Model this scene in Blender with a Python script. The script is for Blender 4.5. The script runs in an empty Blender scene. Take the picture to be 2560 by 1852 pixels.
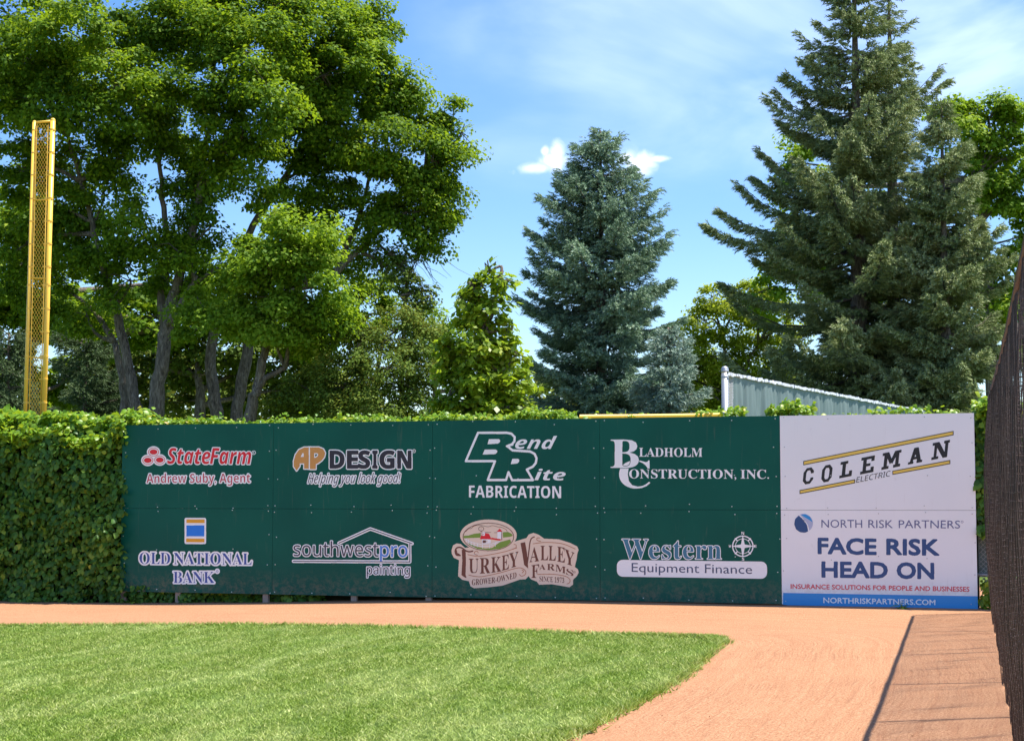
import bpy, math, random
import numpy as np
from mathutils import Vector
rng = np.random.default_rng(7); random.seed(7)
SC = bpy.context.scene; COL = SC.collection
# ------------------------------------------------------------------ camera
F = 4271.0; PITCH = 0.07368; CH = 1.397
cam = bpy.data.cameras.new('camera'); cam.sensor_width = 36; cam.lens = F/2560*36; cam.clip_end = 3000; cam.clip_start = .1
co = bpy.data.objects.new('camera', cam); COL.objects.link(co); SC.camera = co
co.location = (0, 0, CH); co.rotation_euler = (math.pi/2+PITCH, 0, 0)
CP, SP = math.cos(PITCH), math.sin(PITCH)
def ray(px, py):
    a = (px-1280)/F; b = (926-py)/F
    return np.array([a, CP-b*SP, SP+b*CP])
ZK = 2560/2268
def at(px, py, d):                      # full-size photo pixel at depth d
    r = ray(px, py); r = r/r[1]*d
    return np.array([r[0], r[1], r[2]+CH])
def atz(x, y, d): return at(x*ZK, y*ZK, d)
def gz(x, y):                           # gentle tilt of the field
    lin = -0.088+0.0129*np.clip(x, -32, 9)
    t = -(x+5.7661)*0.30655-(y-25.3356)*0.95185          # distance in front of the wall
    s = np.clip((np.asarray(x)+6.5)/7.5, 0, 1); tgt = -.165+.160*s*s*(3-2*s)
    w = 1-np.clip(t/2.2, 0, 1); w = w*w*(3-2*w)
    return lin+(tgt-lin)*w                                # clay banked up against the boards
def G(px, py):
    r = ray(px, py); t = 15.
    for _ in range(12): t = (gz(r[0]*t, r[1]*t)-CH)/r[2]
    return np.array([r[0]*t, r[1]*t])
# ------------------------------------------------------------------ light, sky
SUN_EL = math.radians(69); SUN_AZ = math.radians(83)
S = Vector((math.sin(SUN_AZ)*math.cos(SUN_EL), math.cos(SUN_AZ)*math.cos(SUN_EL), math.sin(SUN_EL)))
sun = bpy.data.lights.new('sun', 'SUN'); sun.energy = 5.0; sun.angle = math.radians(.5); sun.color = (1, .95, .87)
so = bpy.data.objects.new('sun', sun); COL.objects.link(so); so.rotation_euler = S.to_track_quat('Z', 'Y').to_euler(); so.location = (20, 5, 40)
SC.view_settings.view_transform = 'Standard'; SC.view_settings.look = 'None'
SC.view_settings.gamma = 1; SC.view_settings.use_curve_mapping = False; SC.view_settings.exposure = 0.9
wd = bpy.data.worlds.new('World'); SC.world = wd; wd.use_nodes = True
nt = wd.node_tree; N = nt.nodes; L = nt.links; N.clear()
def nd(t, **k):
    n = N.new(t)
    for a, b in k.items(): setattr(n, a, b)
    return n
def mathn(op, a, b=None, c=None, clamp=False):
    n = N.new('ShaderNodeMath'); n.operation = op; n.use_clamp = clamp
    for i, v in enumerate((a, b, c)):
        if v is None: continue
        if isinstance(v, (int, float)): n.inputs[i].default_value = v
        else: L.new(v, n.inputs[i])
    return n.outputs[0]
def maprange(v, a, b, c, d, smooth=True):
    n = N.new('ShaderNodeMapRange'); n.interpolation_type = 'SMOOTHSTEP' if smooth else 'LINEAR'
    L.new(v, n.inputs[0])
    for i, q in enumerate((a, b, c, d)): n.inputs[i+1].default_value = q
    return n.outputs[0]
sky = nd('ShaderNodeTexSky', sky_type='NISHITA', sun_disc=False, sun_elevation=SUN_EL, sun_rotation=SUN_AZ, altitude=300, air_density=1.0, dust_density=0.25, ozone_density=3.5)
out = nd('ShaderNodeOutputWorld'); bg = nd('ShaderNodeBackground'); L.new(bg.outputs[0], out.inputs[0]); bg.inputs[1].default_value = .15
tc = nd('ShaderNodeTexCoord'); sep = nd('ShaderNodeSeparateXYZ'); L.new(tc.outputs['Generated'], sep.inputs[0])
hsv = nd('ShaderNodeHueSaturation'); L.new(sky.outputs[0], hsv.inputs['Color']); hsv.inputs['Saturation'].default_value = 1.25; hsv.inputs['Value'].default_value = .80; hsv.inputs['Hue'].default_value = .510
az = mathn('ARCTAN2', sep.outputs[0], sep.outputs[1]); el = mathn('ARCSINE', sep.outputs[2])
def cloudmap(sx, sy, rot, scale, det, dist, off=0.):
    cb = nd('ShaderNodeCombineXYZ'); L.new(mathn('MULTIPLY', az, 1.), cb.inputs[0]); L.new(el, cb.inputs[1]); cb.inputs[2].default_value = off
    mp = nd('ShaderNodeMapping'); L.new(cb.outputs[0], mp.inputs[0]); mp.inputs['Rotation'].default_value = (0, 0, rot); mp.inputs['Scale'].default_value = (sx, sy, 1)
    nz = nd('ShaderNodeTexNoise'); L.new(mp.outputs[0], nz.inputs[0]); nz.inputs['Scale'].default_value = scale; nz.inputs['Detail'].default_value = det; nz.inputs['Distortion'].default_value = dist
    return nz.outputs[0]
n1 = cloudmap(1, 2.6, math.radians(-62), 5.5, 8, .6, 3.1)
n2 = cloudmap(1, 1.3, math.radians(20), 3.0, 5, .3, 7.7)
veil = mathn('ADD', maprange(n1, .38, .75, 0, 1), maprange(n2, .45, .7, 0, .6))
# thin cirrus sheet: denser to the right, with a lower edge that rises to the left
e1 = mathn('ADD', el, mathn('MULTIPLY', mathn('SUBTRACT', n1, .5), .05)); e2 = mathn('ADD', az, mathn('MULTIPLY', mathn('SUBTRACT', n2, .5), .35))
sheet = mathn('MULTIPLY', maprange(e1, .165, .215, 0, 1), maprange(e2, -.10, .16, 0, 1))
cir = mathn('MULTIPLY', mathn('MULTIPLY', sheet, mathn('ADD', mathn('MULTIPLY', veil, .56), .06)), .85, clamp=True)
# two puffs of cumulus
n3 = cloudmap(1, 1.2, 0, 75, 8, .5, 1.3)
def puff(px, py, rx, ry):
    r = ray(px, py); a0 = math.atan2(r[0], r[1]); e0 = math.asin(r[2]/np.linalg.norm(r))
    dx = mathn('DIVIDE', mathn('SUBTRACT', az, float(a0)), rx/F); dy = mathn('DIVIDE', mathn('SUBTRACT', el, float(e0)), ry/F)
    d = mathn('SQRT', mathn('ADD', mathn('MULTIPLY', dx, dx), mathn('MULTIPLY', dy, dy)))
    d = mathn('ADD', d, mathn('MULTIPLY', mathn('SUBTRACT', n3, .5), 2.6))
    return maprange(d, -.1, 1.4, 1, 0)
pf = puff(1345, 420, 52, 15)
for a in ((1378, 404, 34, 22), (1392, 386, 17, 26), (1362, 378, 10, 14), (1596, 408, 40, 24), (1570, 392, 26, 20), (1650, 398, 26, 8)): pf = mathn('MAXIMUM', pf, puff(*a))
# cirrus and puff colours laid over the sky
mx = nd('ShaderNodeMixRGB'); L.new(cir, mx.inputs[0]); L.new(hsv.outputs[0], mx.inputs[1]); mx.inputs[2].default_value = (4.6, 5.4, 6.8, 1)
mx2 = nd('ShaderNodeMixRGB'); L.new(mathn('MULTIPLY', pf, .70), mx2.inputs[0]); L.new(mx.outputs[0], mx2.inputs[1]); mx2.inputs[2].default_value = (6.6, 6.6, 7.3, 1)
L.new(mx2.outputs[0], bg.inputs[0])
# ------------------------------------------------------------------ materials
def newmat(name):
    m = bpy.data.materials.new(name); m.use_nodes = True
    global N, L
    N = m.node_tree.nodes; L = m.node_tree.links; N.clear()
    return m
def ramp(v, stops):
    n = N.new('ShaderNodeValToRGB'); L.new(v, n.inputs[0]); e = n.color_ramp.elements
    while len(e) < len(stops): e.new(.5)
    for q, (p, c) in zip(e, stops): q.position = p; q.color = (*c, 1)
    return n.outputs[0]
def noise(scale, det=4, vec=None, dist=0, rough=.5):
    n = N.new('ShaderNodeTexNoise'); n.inputs['Scale'].default_value = scale; n.inputs['Detail'].default_value = det
    n.inputs['Distortion'].default_value = dist; n.inputs['Roughness'].default_value = rough
    if vec is not None: L.new(vec, n.inputs[0])
    return n.outputs[0]
def pos(sx=1, sy=1, sz=1, rot=0):
    g = N.new('ShaderNodeNewGeometry'); m = N.new('ShaderNodeMapping'); L.new(g.outputs['Position'], m.inputs[0])
    m.inputs['Scale'].default_value = (sx, sy, sz); m.vector_type = 'TEXTURE' if False else 'POINT'
    if rot:
        r = N.new('ShaderNodeVectorRotate'); r.rotation_type = 'Z_AXIS'; r.inputs['Angle'].default_value = rot
        L.new(g.outputs['Position'], r.inputs[0]); L.new(r.outputs[0], m.inputs[0])
    return m.outputs[0]
def mixc(f, a, b, mode='MIX'):
    n = N.new('ShaderNodeMixRGB'); n.blend_type = mode
    for i, v in enumerate((f, a, b)):
        if isinstance(v, (int, float)): n.inputs[i].default_value = v
        elif isinstance(v, tuple): n.inputs[i].default_value = (*v, 1)
        else: L.new(v, n.inputs[i])
    return n.outputs[0]
def principled(col, rough=.6, bump=None, bstr=.3, bdist=.01, spec=.5, metal=0):
    p = N.new('ShaderNodeBsdfPrincipled'); o = N.new('ShaderNodeOutputMaterial'); L.new(p.outputs[0], o.inputs[0])
    if isinstance(col, tuple): p.inputs['Base Color'].default_value = (*col, 1)
    else: L.new(col, p.inputs['Base Color'])
    if isinstance(rough, (int, float)): p.inputs['Roughness'].default_value = rough
    else: L.new(rough, p.inputs['Roughness'])
    p.inputs['Specular IOR Level'].default_value = spec; p.inputs['Metallic'].default_value = metal
    if bump is not None:
        b = N.new('ShaderNodeBump'); L.new(bump, b.inputs['Height']); b.inputs['Strength'].default_value = bstr; b.inputs['Distance'].default_value = bdist
        L.new(b.outputs[0], p.inputs['Normal'])
    return p
def plain(name, col, rough=.5, var=.12, scale=6, spec=.5, metal=0, bstr=.15):
    m = newmat(name); n = noise(scale, 6)
    c = mixc(n, tuple(x*(1-var) for x in col), tuple(min(1, x*(1+var)) for x in col))
    principled(c, rough, noise(scale*9, 3), bstr, .003, spec, metal); return m
def attr(name='rnd'):
    a = N.new('ShaderNodeAttribute'); a.attribute_name = name; return a.outputs['Fac']
def leafmat(name, stops, trans=.4, rough=.5, spec=.15, tcol=(.30, .42, .03), big=None):
    m = newmat(name); c = ramp(attr(), stops)
    if big: c = mixc(maprange(noise(big[0], 3, pos()), .45, .62, 0, 1), c, big[1])
    p = N.new('ShaderNodeBsdfPrincipled'); L.new(c, p.inputs['Base Color']); p.inputs['Roughness'].default_value = rough; p.inputs['Specular IOR Level'].default_value = spec
    t = N.new('ShaderNodeBsdfTranslucent'); L.new(mixc(.6, c, tcol), t.inputs[0])
    x = N.new('ShaderNodeMixShader'); x.inputs[0].default_value = trans; L.new(p.outputs[0], x.inputs[1]); L.new(t.outputs[0], x.inputs[2])
    o = N.new('ShaderNodeOutputMaterial'); L.new(x.outputs[0], o.inputs[0]); return m
M = {}
M['maple'] = leafmat('maple_leaf', [(0, (.03, .08, .008)), (.5, (.12, .22, .013)), (.85, (.32, .42, .02)), (1, (.46, .52, .06))], .42, .6, .14, (.40, .56, .015))
M['maple_light'] = leafmat('light_leaf', [(0, (.06, .14, .012)), (.5, (.20, .31, .02)), (1, (.42, .50, .05))], .44, .6, .14, (.42, .60, .02))
M['olive'] = leafmat('olive_leaf', [(0, (.05, .10, .012)), (.6, (.16, .24, .03)), (1, (.32, .34, .07))], .3, .6, .1, (.24, .22, .03))
M['bright'] = leafmat('bright_leaf', [(0, (.09, .20, .010)), (.6, (.30, .42, .025)), (1, (.55, .58, .05))], .52, .4, .4, (.38, .50, .02))
M['yellowgreen'] = leafmat('yellow_green_leaf', [(0, (.12, .18, .015)), (.6, (.34, .40, .03)), (1, (.54, .52, .05))], .55, .6, .1, (.5, .6, .04))
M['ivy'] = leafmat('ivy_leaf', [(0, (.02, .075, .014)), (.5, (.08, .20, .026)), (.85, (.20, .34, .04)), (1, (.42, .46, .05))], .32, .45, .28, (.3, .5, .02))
M['ivytop'] = leafmat('ivy_sunlit_yellow_leaf', [(0, (.09, .22, .015)), (.6, (.22, .38, .02)), (.93, (.42, .48, .03)), (1, (.5, .3, .05))], .42, .4, .4, (.42, .52, .02))  # yellow green vine leaf, also sunlight painted into the hedge tops
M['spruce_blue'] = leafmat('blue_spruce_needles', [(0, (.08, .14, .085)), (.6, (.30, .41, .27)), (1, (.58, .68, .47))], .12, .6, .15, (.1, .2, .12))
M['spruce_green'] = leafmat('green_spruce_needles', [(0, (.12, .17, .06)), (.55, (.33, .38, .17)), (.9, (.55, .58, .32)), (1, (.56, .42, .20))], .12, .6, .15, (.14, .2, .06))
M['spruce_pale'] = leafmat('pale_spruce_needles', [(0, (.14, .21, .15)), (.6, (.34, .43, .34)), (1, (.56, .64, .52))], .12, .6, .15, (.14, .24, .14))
M['spruce_dark'] = leafmat('dark_green_spruce_needles', [(0, (.05, .09, .035)), (.6, (.13, .19, .085)), (1, (.24, .30, .15))], .12, .6, .12, (.14, .2, .06))  # darker green needles for the small spruces at the left
def barkmat():
    m = newmat('bark'); v = pos(6, 6, 1.3); n = noise(4, 8, v, 1.2)
    c = ramp(n, [(.3, (.05, .04, .032)), (.55, (.19, .155, .12)), (.75, (.34, .29, .24))]); principled(c, .9, n, .9, .05, .2); return m
M['bark'] = barkmat()
M['twig'] = plain('twig', (.10, .08, .06), .9)
M['core'] = plain('shade_core', (.02, .022, .014), 1, spec=.05)  # near black, paints shade into the gaps between hedge leaves
M['yellow'] = plain('yellow_paint', (.92, .55, .06), .38, .10, 3, .5, bstr=.05)
M['yellowcap'] = plain('yellow_plastic_pipe', (.88, .52, .02), .4, .08)
M['galv'] = plain('galvanised_steel', (.42, .44, .47), .42, .15, 14, .5, .55)
M['wire'] = plain('galvanised_wire', (.5, .52, .54), .4, .1, 20, .5, .5)
M['tie'] = plain('white_tie', (.75, .76, .8), .5, .15)
M['wood'] = plain('weathered_wood', (.36, .27, .21), .85, .25, 9)
M['screw'] = plain('zinc_screw', (.62, .72, .68), .35, .05, metal=.6)
def windscreen_mat():
    m = newmat('windscreen_fabric'); n = noise(3, 6, pos(3, 3, .6))
    p = principled(mixc(n, (.17, .24, .235), (.27, .34, .33)), .75, noise(160, 2), .25, .004, .2)
    t = N.new('ShaderNodeBsdfTranslucent'); t.inputs[0].default_value = (.32, .40, .40, 1); x = N.new('ShaderNodeMixShader'); x.inputs[0].default_value = .3
    o = [q for q in N if q.type == 'OUTPUT_MATERIAL'][0]; L.new(p.outputs[0], x.inputs[1]); L.new(t.outputs[0], x.inputs[2]); L.new(x.outputs[0], o.inputs[0]); return m
M['screen'] = windscreen_mat()
M['net'] = plain('net_cord', (.036, .019, .014), .5, .25, 30, .3)
def boardmat(name, col, var):
    m = newmat(name); n = noise(1.2, 5, pos(1, 1, 1.0)); st = noise(3, 6, pos(9, 9, .7), .5)
    c = mixc(maprange(n, .3, .7, 0, 1), col, var); c = mixc(mathn('MULTIPLY', maprange(st, .6, .8, 0, 1), .12), c, (.30, .25, .2))
    gp = N.new('ShaderNodeNewGeometry'); sx = N.new('ShaderNodeSeparateXYZ'); L.new(gp.outputs['Position'], sx.inputs[0]); spk = noise(14, 6, pos(), .3, .75)
    c = mixc(mathn('MULTIPLY', mathn('MULTIPLY', maprange(sx.outputs[2], .42, .0, 0, 1), maprange(spk, .42, .66, 0, 1)), .30), c, (.36, .23, .15))
    mk = noise(5, 5, pos(), .2, .7); c = mixc(mathn('MULTIPLY', maprange(mk, .66, .72, 0, 1), .10), c, (.30, .30, .27))
    principled(c, mathn('ADD', mathn('MULTIPLY', st, .12), .38), noise(.9, 2, pos()), .25, .05, .2); return m
M['green'] = boardmat('green_board', (.0012, .082, .060), (.002, .100, .071))
M['white'] = boardmat('white_board', (.86, .885, .90), (.89, .91, .925))
def ink(name, col): 
    M[name] = plain(name, col, .42, .04, 2, .5, bstr=0)
ink('ink_white', (.90, .915, .93)); ink('ink_red', (.75, .008, .025)); ink('ink_rose', (.55, .07, .10)); ink('ink_navy', (.05, .09, .36)); ink('ink_blue', (.01, .20, .78))
ink('ink_orange', (.80, .36, .015)); ink('ink_tan', (.62, .29, .07)); ink('ink_plum', (.022, .012, .028)); ink('ink_dark', (.07, .06, .09)); ink('ink_sky', (.10, .26, .72))
ink('ink_cream', (.82, .66, .52)); ink('ink_brown', (.16, .045, .03)); ink('ink_rust', (.45, .15, .06)); ink('ink_leaf', (.20, .33, .04)); ink('ink_steel', (.05, .19, .30))
ink('ink_slate', (.07, .09, .17)); ink('ink_black', (.012, .010, .014)); ink('ink_yellow', (.85, .60, .10)); ink('ink_bluegrey', (.13, .15, .30)); ink('ink_deepblue', (.022, .075, .23))
ink('ink_pink', (.70, .10, .13)); ink('ink_azure', (.02, .30, .72)); ink('ink_lilac', (.45, .50, .68))
# ------------------------------------------------------------------ mesh helpers
def tag(o, label=None, cat=None, group=None, kind=None):
    if label: o['label'] = label
    if cat: o['category'] = cat
    if group: o['group'] = group
    if kind: o['kind'] = kind
    return o
def empty(name, loc=(0, 0, 0)):
    o = bpy.data.objects.new(name, None); COL.objects.link(o); o.location = tuple(loc); return o
def link(name, me, parent=None, loc=None):
    o = bpy.data.objects.new(name, me); COL.objects.link(o)
    if parent is not None: o.parent = parent; o.location = -Vector(parent.location) if loc is None else loc
    elif loc is not None: o.location = loc
    return o
def npmesh(name, V, Fc, mat, rnd=None, smooth=False, uv=None):
    """V (n,3); Fc (m,k) index array"""
    V = np.asarray(V, np.float32); Fc = np.asarray(Fc, np.int32); m, k = Fc.shape
    me = bpy.data.meshes.new(name); me.vertices.add(len(V)); me.vertices.foreach_set('co', V.ravel())
    me.loops.add(m*k); me.loops.foreach_set('vertex_index', Fc.ravel()); me.polygons.add(m)
    me.polygons.foreach_set('loop_start', np.arange(0, m*k, k, dtype=np.int32))
    if smooth: me.polygons.foreach_set('use_smooth', np.ones(m, bool))
    me.update(calc_edges=True)
    if rnd is not None:
        a = me.attributes.new('rnd', 'FLOAT', 'POINT'); a.data.foreach_set('value', np.asarray(rnd, np.float32))
    if uv is not None:
        a = me.attributes.new('flow', 'FLOAT_VECTOR', 'POINT'); a.data.foreach_set('vector', np.asarray(uv, np.float32).ravel())
    if mat is not None: me.materials.append(mat)
    return me
def norm(a): return a/np.maximum(np.linalg.norm(a, axis=-1, keepdims=True), 1e-9)
def scatter(name, TV, TF, P, X, Y, Z, s, mat, rnd):
    TV = np.asarray(TV, np.float32); TF = np.asarray(TF, np.int32); n = len(P); k = len(TV)
    s = np.broadcast_to(np.asarray(s, np.float32).reshape(-1, 1, 1), (n, 1, 1))
    V = P[:, None, :]+s*(TV[None, :, 0:1]*X[:, None, :]+TV[None, :, 1:2]*Y[:, None, :]+TV[None, :, 2:3]*Z[:, None, :])
    Fc = (TF[None]+(np.arange(n)*k)[:, None, None]).reshape(-1, TF.shape[1])
    return npmesh(name, V.reshape(-1, 3), Fc, mat, np.repeat(rnd, k))
def frames(nrm, axis=None):
    n = len(nrm); Z = norm(nrm); A = rng.normal(size=(n, 3)) if axis is None else axis
    X = norm(A-(A*Z).sum(1, keepdims=True)*Z); return X, np.cross(Z, X), Z
class MB:
    def __init__(s): s.v = []; s.f = []; s.n = 0
    def add(s, V, Fc): 
        s.v.append(np.asarray(V, float).reshape(-1, 3)); s.f += [[i+s.n for i in q] for q in Fc]; s.n += len(s.v[-1])
    def box(s, c, hx, hy, hz, X=(1, 0, 0), Y=(0, 1, 0), Z=(0, 0, 1)):
        c = np.array(c, float); X, Y, Z = map(lambda q: np.array(q, float), (X, Y, Z))
        V = [c+a*hx*X+b*hy*Y+d*hz*Z for a in (-1, 1) for b in (-1, 1) for d in (-1, 1)]
        s.add(V, [(0, 1, 3, 2), (4, 6, 7, 5), (0, 4, 5, 1), (2, 3, 7, 6), (0, 2, 6, 4), (1, 5, 7, 3)])
    def tube(s, pts, rad, k=8, wob=0, cap=True):
        pts = np.array(pts, float); n = len(pts); rad = np.broadcast_to(rad, n)
        T = norm(np.gradient(pts, axis=0)); up = np.array([0, 0, 1.]) if abs(T[0][2]) < .9 else np.array([1., 0, 0])
        a = norm(np.cross(T[0], up)); V = []
        for i in range(n):
            a = norm(a-(a@T[i])*T[i]); b = np.cross(T[i], a); th = np.arange(k)*2*np.pi/k
            r = rad[i]*(1+wob*rng.normal(size=k)); V += list(pts[i]+np.outer(np.cos(th)*r, a)+np.outer(np.sin(th)*r, b))
        Fc = [(i*k+j, i*k+(j+1) % k, (i+1)*k+(j+1) % k, (i+1)*k+j) for i in range(n-1) for j in range(k)]
        if cap: Fc += [tuple(range(k))[::-1], tuple((n-1)*k+j for j in range(k))]
        s.add(V, Fc)
    def sphere(s, c, r, k=8, h=5):
        V = []; 
        for i in range(h+1):
            ph = math.pi*i/h
            for j in range(k):
                t = 2*math.pi*j/k; V.append((c[0]+r*math.sin(ph)*math.cos(t), c[1]+r*math.sin(ph)*math.sin(t), c[2]+r*math.cos(ph)))
        s.add(V, [(i*k+j, (i+1)*k+j, (i+1)*k+(j+1) % k, i*k+(j+1) % k) for i in range(h) for j in range(k)])
    def mesh(s, name, mat, smooth=False):
        me = bpy.data.meshes.new(name); me.from_pydata(np.concatenate(s.v).tolist(), [], s.f); me.materials.append(mat)
        if smooth: me.polygons.foreach_set('use_smooth', np.ones(len(me.polygons), bool))
        me.update(); return me
    def build(s, name, mat, parent=None, smooth=False, kind=None):
        return tag(link(name, s.mesh(name, mat, smooth), parent), kind=kind)
def spline(pts, n=5):
    pts = np.array(pts, float); out = []
    P = np.vstack([2*pts[0]-pts[1], pts, 2*pts[-1]-pts[-2]])
    for i in range(1, len(P)-2):
        for t in np.linspace(0, 1, n, endpoint=False):
            a, b, c, d = P[i-1:i+3]; out.append(.5*((2*b)+(-a+c)*t+(2*a-5*b+4*c-d)*t*t+(-a+3*b-3*c+d)*t**3))
    out.append(pts[-1]); return np.array(out)
# ------------------------------------------------------------------ ground
def grassbase_mat(name, dark=1.):
    m = newmat(name); r = -math.atan(.268)*-1
    st = noise(1.5, 5, pos(1.5, .22, 1, r), .4); fine = noise(60, 4, pos()); mid = noise(3.2, 5, pos(1, .6, 1, r)); 
    c = ramp(fine, [(.3, (.035*dark, .075*dark, .010*dark)), (.7, (.15*dark, .21*dark, .035*dark))])
    c = mixc(mathn('MULTIPLY', maprange(st, .5, .75, 0, 1), .3), c, (.30*dark, .34*dark, .14*dark))
    principled(c, .9, fine, .6, .02, .1); return m
def grassblade_mat():
    m = newmat('grass_blade'); r = math.atan(.268)
    st = noise(1.1, 6, pos(1.3, .30, 1, r), 1.2, .6); mid = noise(1.6, 6, pos(1.2, .6, 1, r), .6, .62)
    c = ramp(attr(), [(.05, (.07, .13, .012)), (.34, (.20, .29, .030)), (.62, (.36, .43, .085)), (.9, (.60, .60, .26))])
    c = mixc(mathn('MULTIPLY', maprange(mid, .38, .66, 0, 1), .8), c, (.72, .88, .50), 'MULTIPLY')
    c = mixc(maprange(st, .42, .70, 0, 1), c, (.15, .15, .08), 'ADD')
    p = N.new('ShaderNodeBsdfPrincipled'); L.new(c, p.inputs['Base Color']); p.inputs['Roughness'].default_value = .55; p.inputs['Specular IOR Level'].default_value = .3
    t = N.new('ShaderNodeBsdfTranslucent'); L.new(c, t.inputs[0]); x = N.new('ShaderNodeMixShader'); x.inputs[0].default_value = .3
    L.new(p.outputs[0], x.inputs[1]); L.new(t.outputs[0], x.inputs[2]); o = N.new('ShaderNodeOutputMaterial'); L.new(x.outputs[0], o.inputs[0]); return m
def clay_mat():
    m = newmat('clay_track'); a = N.new('ShaderNodeAttribute'); a.attribute_name = 'flow'
    mp = N.new('ShaderNodeMapping'); L.new(a.outputs['Vector'], mp.inputs[0]); mp.inputs['Scale'].default_value = (.35, 9, 1)
    mp2 = N.new('ShaderNodeMapping'); L.new(a.outputs['Vector'], mp2.inputs[0]); mp2.inputs['Scale'].default_value = (.7, 30, 1); rk2 = noise(1.5, 5, mp2.outputs[0], .4, .6)
    rk = noise(1.6, 8, mp.outputs[0], .25, .72)
    fine = noise(30, 6, pos(), 0, .8); grit = noise(62, 5, pos(), 0, .85); big = noise(.6, 5, pos()); pv = N.new('ShaderNodeTexVoronoi'); pv.inputs['Scale'].default_value = 26; L.new(pos(), pv.inputs[0])
    c = ramp(grit, [(.36, (.15, .060, .028)), (.5, (.37, .188, .096)), (.64, (.59, .35, .205))])
    c = mixc(mathn('MULTIPLY', maprange(rk, .35, .7, 0, 1), .38), c, (.49, .265, .148), 'MIX')
    c = mixc(mathn('MULTIPLY', maprange(rk, .55, .38, 0, 1), .30), c, (.38, .17, .09))
    c = mixc(mathn('MULTIPLY', maprange(rk2, .54, .34, 0, 1), mathn('MULTIPLY', maprange(noise(.9, 4, pos(), .5), .42, .62, .1, 1), .55)), c, (.26, .12, .065))
    c = mixc(mathn('MULTIPLY', maprange(big, .42, .68, 0, 1), .25), c, (.43, .225, .12))
    c = mixc(mathn('MULTIPLY', maprange(pv.outputs[0], .16, .05, 0, 1), .35), c, (.30, .14, .08))
    h = mathn('ADD', mathn('MULTIPLY', mathn('ADD', rk, rk2), 1.1), mathn('ADD', mathn('MULTIPLY', fine, .8), mathn('MULTIPLY', grit, .3)))
    principled(c, .95, h, .6, .02, .1); return m
M['lawn'] = grassbase_mat('lawn_soil_and_thatch'); M['grassblade'] = grassblade_mat(); M['clay'] = clay_mat(); M['field'] = grassbase_mat('far_grass', .8)
def gridsheet(name, x0, x1, y0, y1, step, mat, zoff, flow=None, wob=0):
    xs = np.arange(x0, x1+step/2, step); ys = np.arange(y0, y1+step/2, step); X, Y = np.meshgrid(xs, ys); Z = (gz(X, Y)+zoff) if step < 10 else np.full(X.shape, -.56)
    if wob: Z = Z+wob*(np.sin(X*2.1+Y*.7)+np.sin(Y*1.7-X*1.3+1))*.5
    nx = len(xs); V = np.stack([X, Y, Z], -1).reshape(-1, 3); i, j = np.meshgrid(np.arange(nx-1), np.arange(len(ys)-1)); q = (j*nx+i).ravel()
    return npmesh(name, V, np.stack([q, q+1, q+nx+1, q+nx], 1), mat, uv=None if flow is None else flow(V[:, :2]), smooth=True)
# lawn edge traced on the ground
edge_px = [(-200, 1570), (0, 1568), (200, 1566), (560, 1564), (900, 1568), (1200, 1577), (1500, 1588), (1650, 1592), (1760, 1597), (1800, 1603), (1782, 1620), (1742, 1660), (1700, 1690), (1640, 1728), (1560, 1772), (1450, 1828), (1380, 1866)]
E0 = np.array([G(*p) for p in edge_px])
dl = E0[2]-E0[6]; dl = dl/np.linalg.norm(dl)
Ed = np.vstack([[E0[0]+dl*q for q in (15, 12, 9, 6, 4, 2, 1)], E0, [E0[-1]+np.array([-.30, -1])*5.5], [E0[-1]+np.array([-.268, -1])*12]])
Es = spline(np.c_[Ed, np.zeros(len(Ed))], 14)[:, :2]
wb = np.cumsum(rng.normal(size=len(Es)))*.004
nrmE = norm(np.gradient(Es, axis=0)); nrmE = np.stack([-nrmE[:, 1], nrmE[:, 0]], 1)
jit = rng.normal(size=len(Es))*.015+.03*np.sin(np.arange(len(Es))*.9)*rng.random(len(Es)); Es = Es+nrmE*jit[:, None]
def flow(P):
    segL = np.r_[0, np.cumsum(np.linalg.norm(np.diff(Es, axis=0), axis=1))]; out = np.zeros((len(P), 3))
    for a in range(0, len(P), 4000):
        p = P[a:a+4000]; A = Es[:-1]; B = Es[1:]-Es[:-1]; t = np.clip(((p[:, None]-A)*B).sum(2)/(B**2).sum(1), 0, 1); q = A+t[..., None]*B
        D = np.linalg.norm(p[:, None]-q, axis=2); i = D.argmin(1); r = np.arange(len(p)); v = p-q[r, i]
        out[a:a+4000, 0] = segL[i]+t[r, i]*np.linalg.norm(B[i], axis=1)+1.3*np.arctan2(v[:, 1], v[:, 0]); out[a:a+4000, 1] = D[r, i]
    return out
tag(link('ground', gridsheet('ground', -900, 900, -100, 1700, 50, M['field'], -.05)), kind='structure')
tag(link('warning_track', gridsheet('warning_track', -24, 13, -4, 27.4, .2, M['clay'], 0, flow, .006)), kind='structure')
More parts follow.
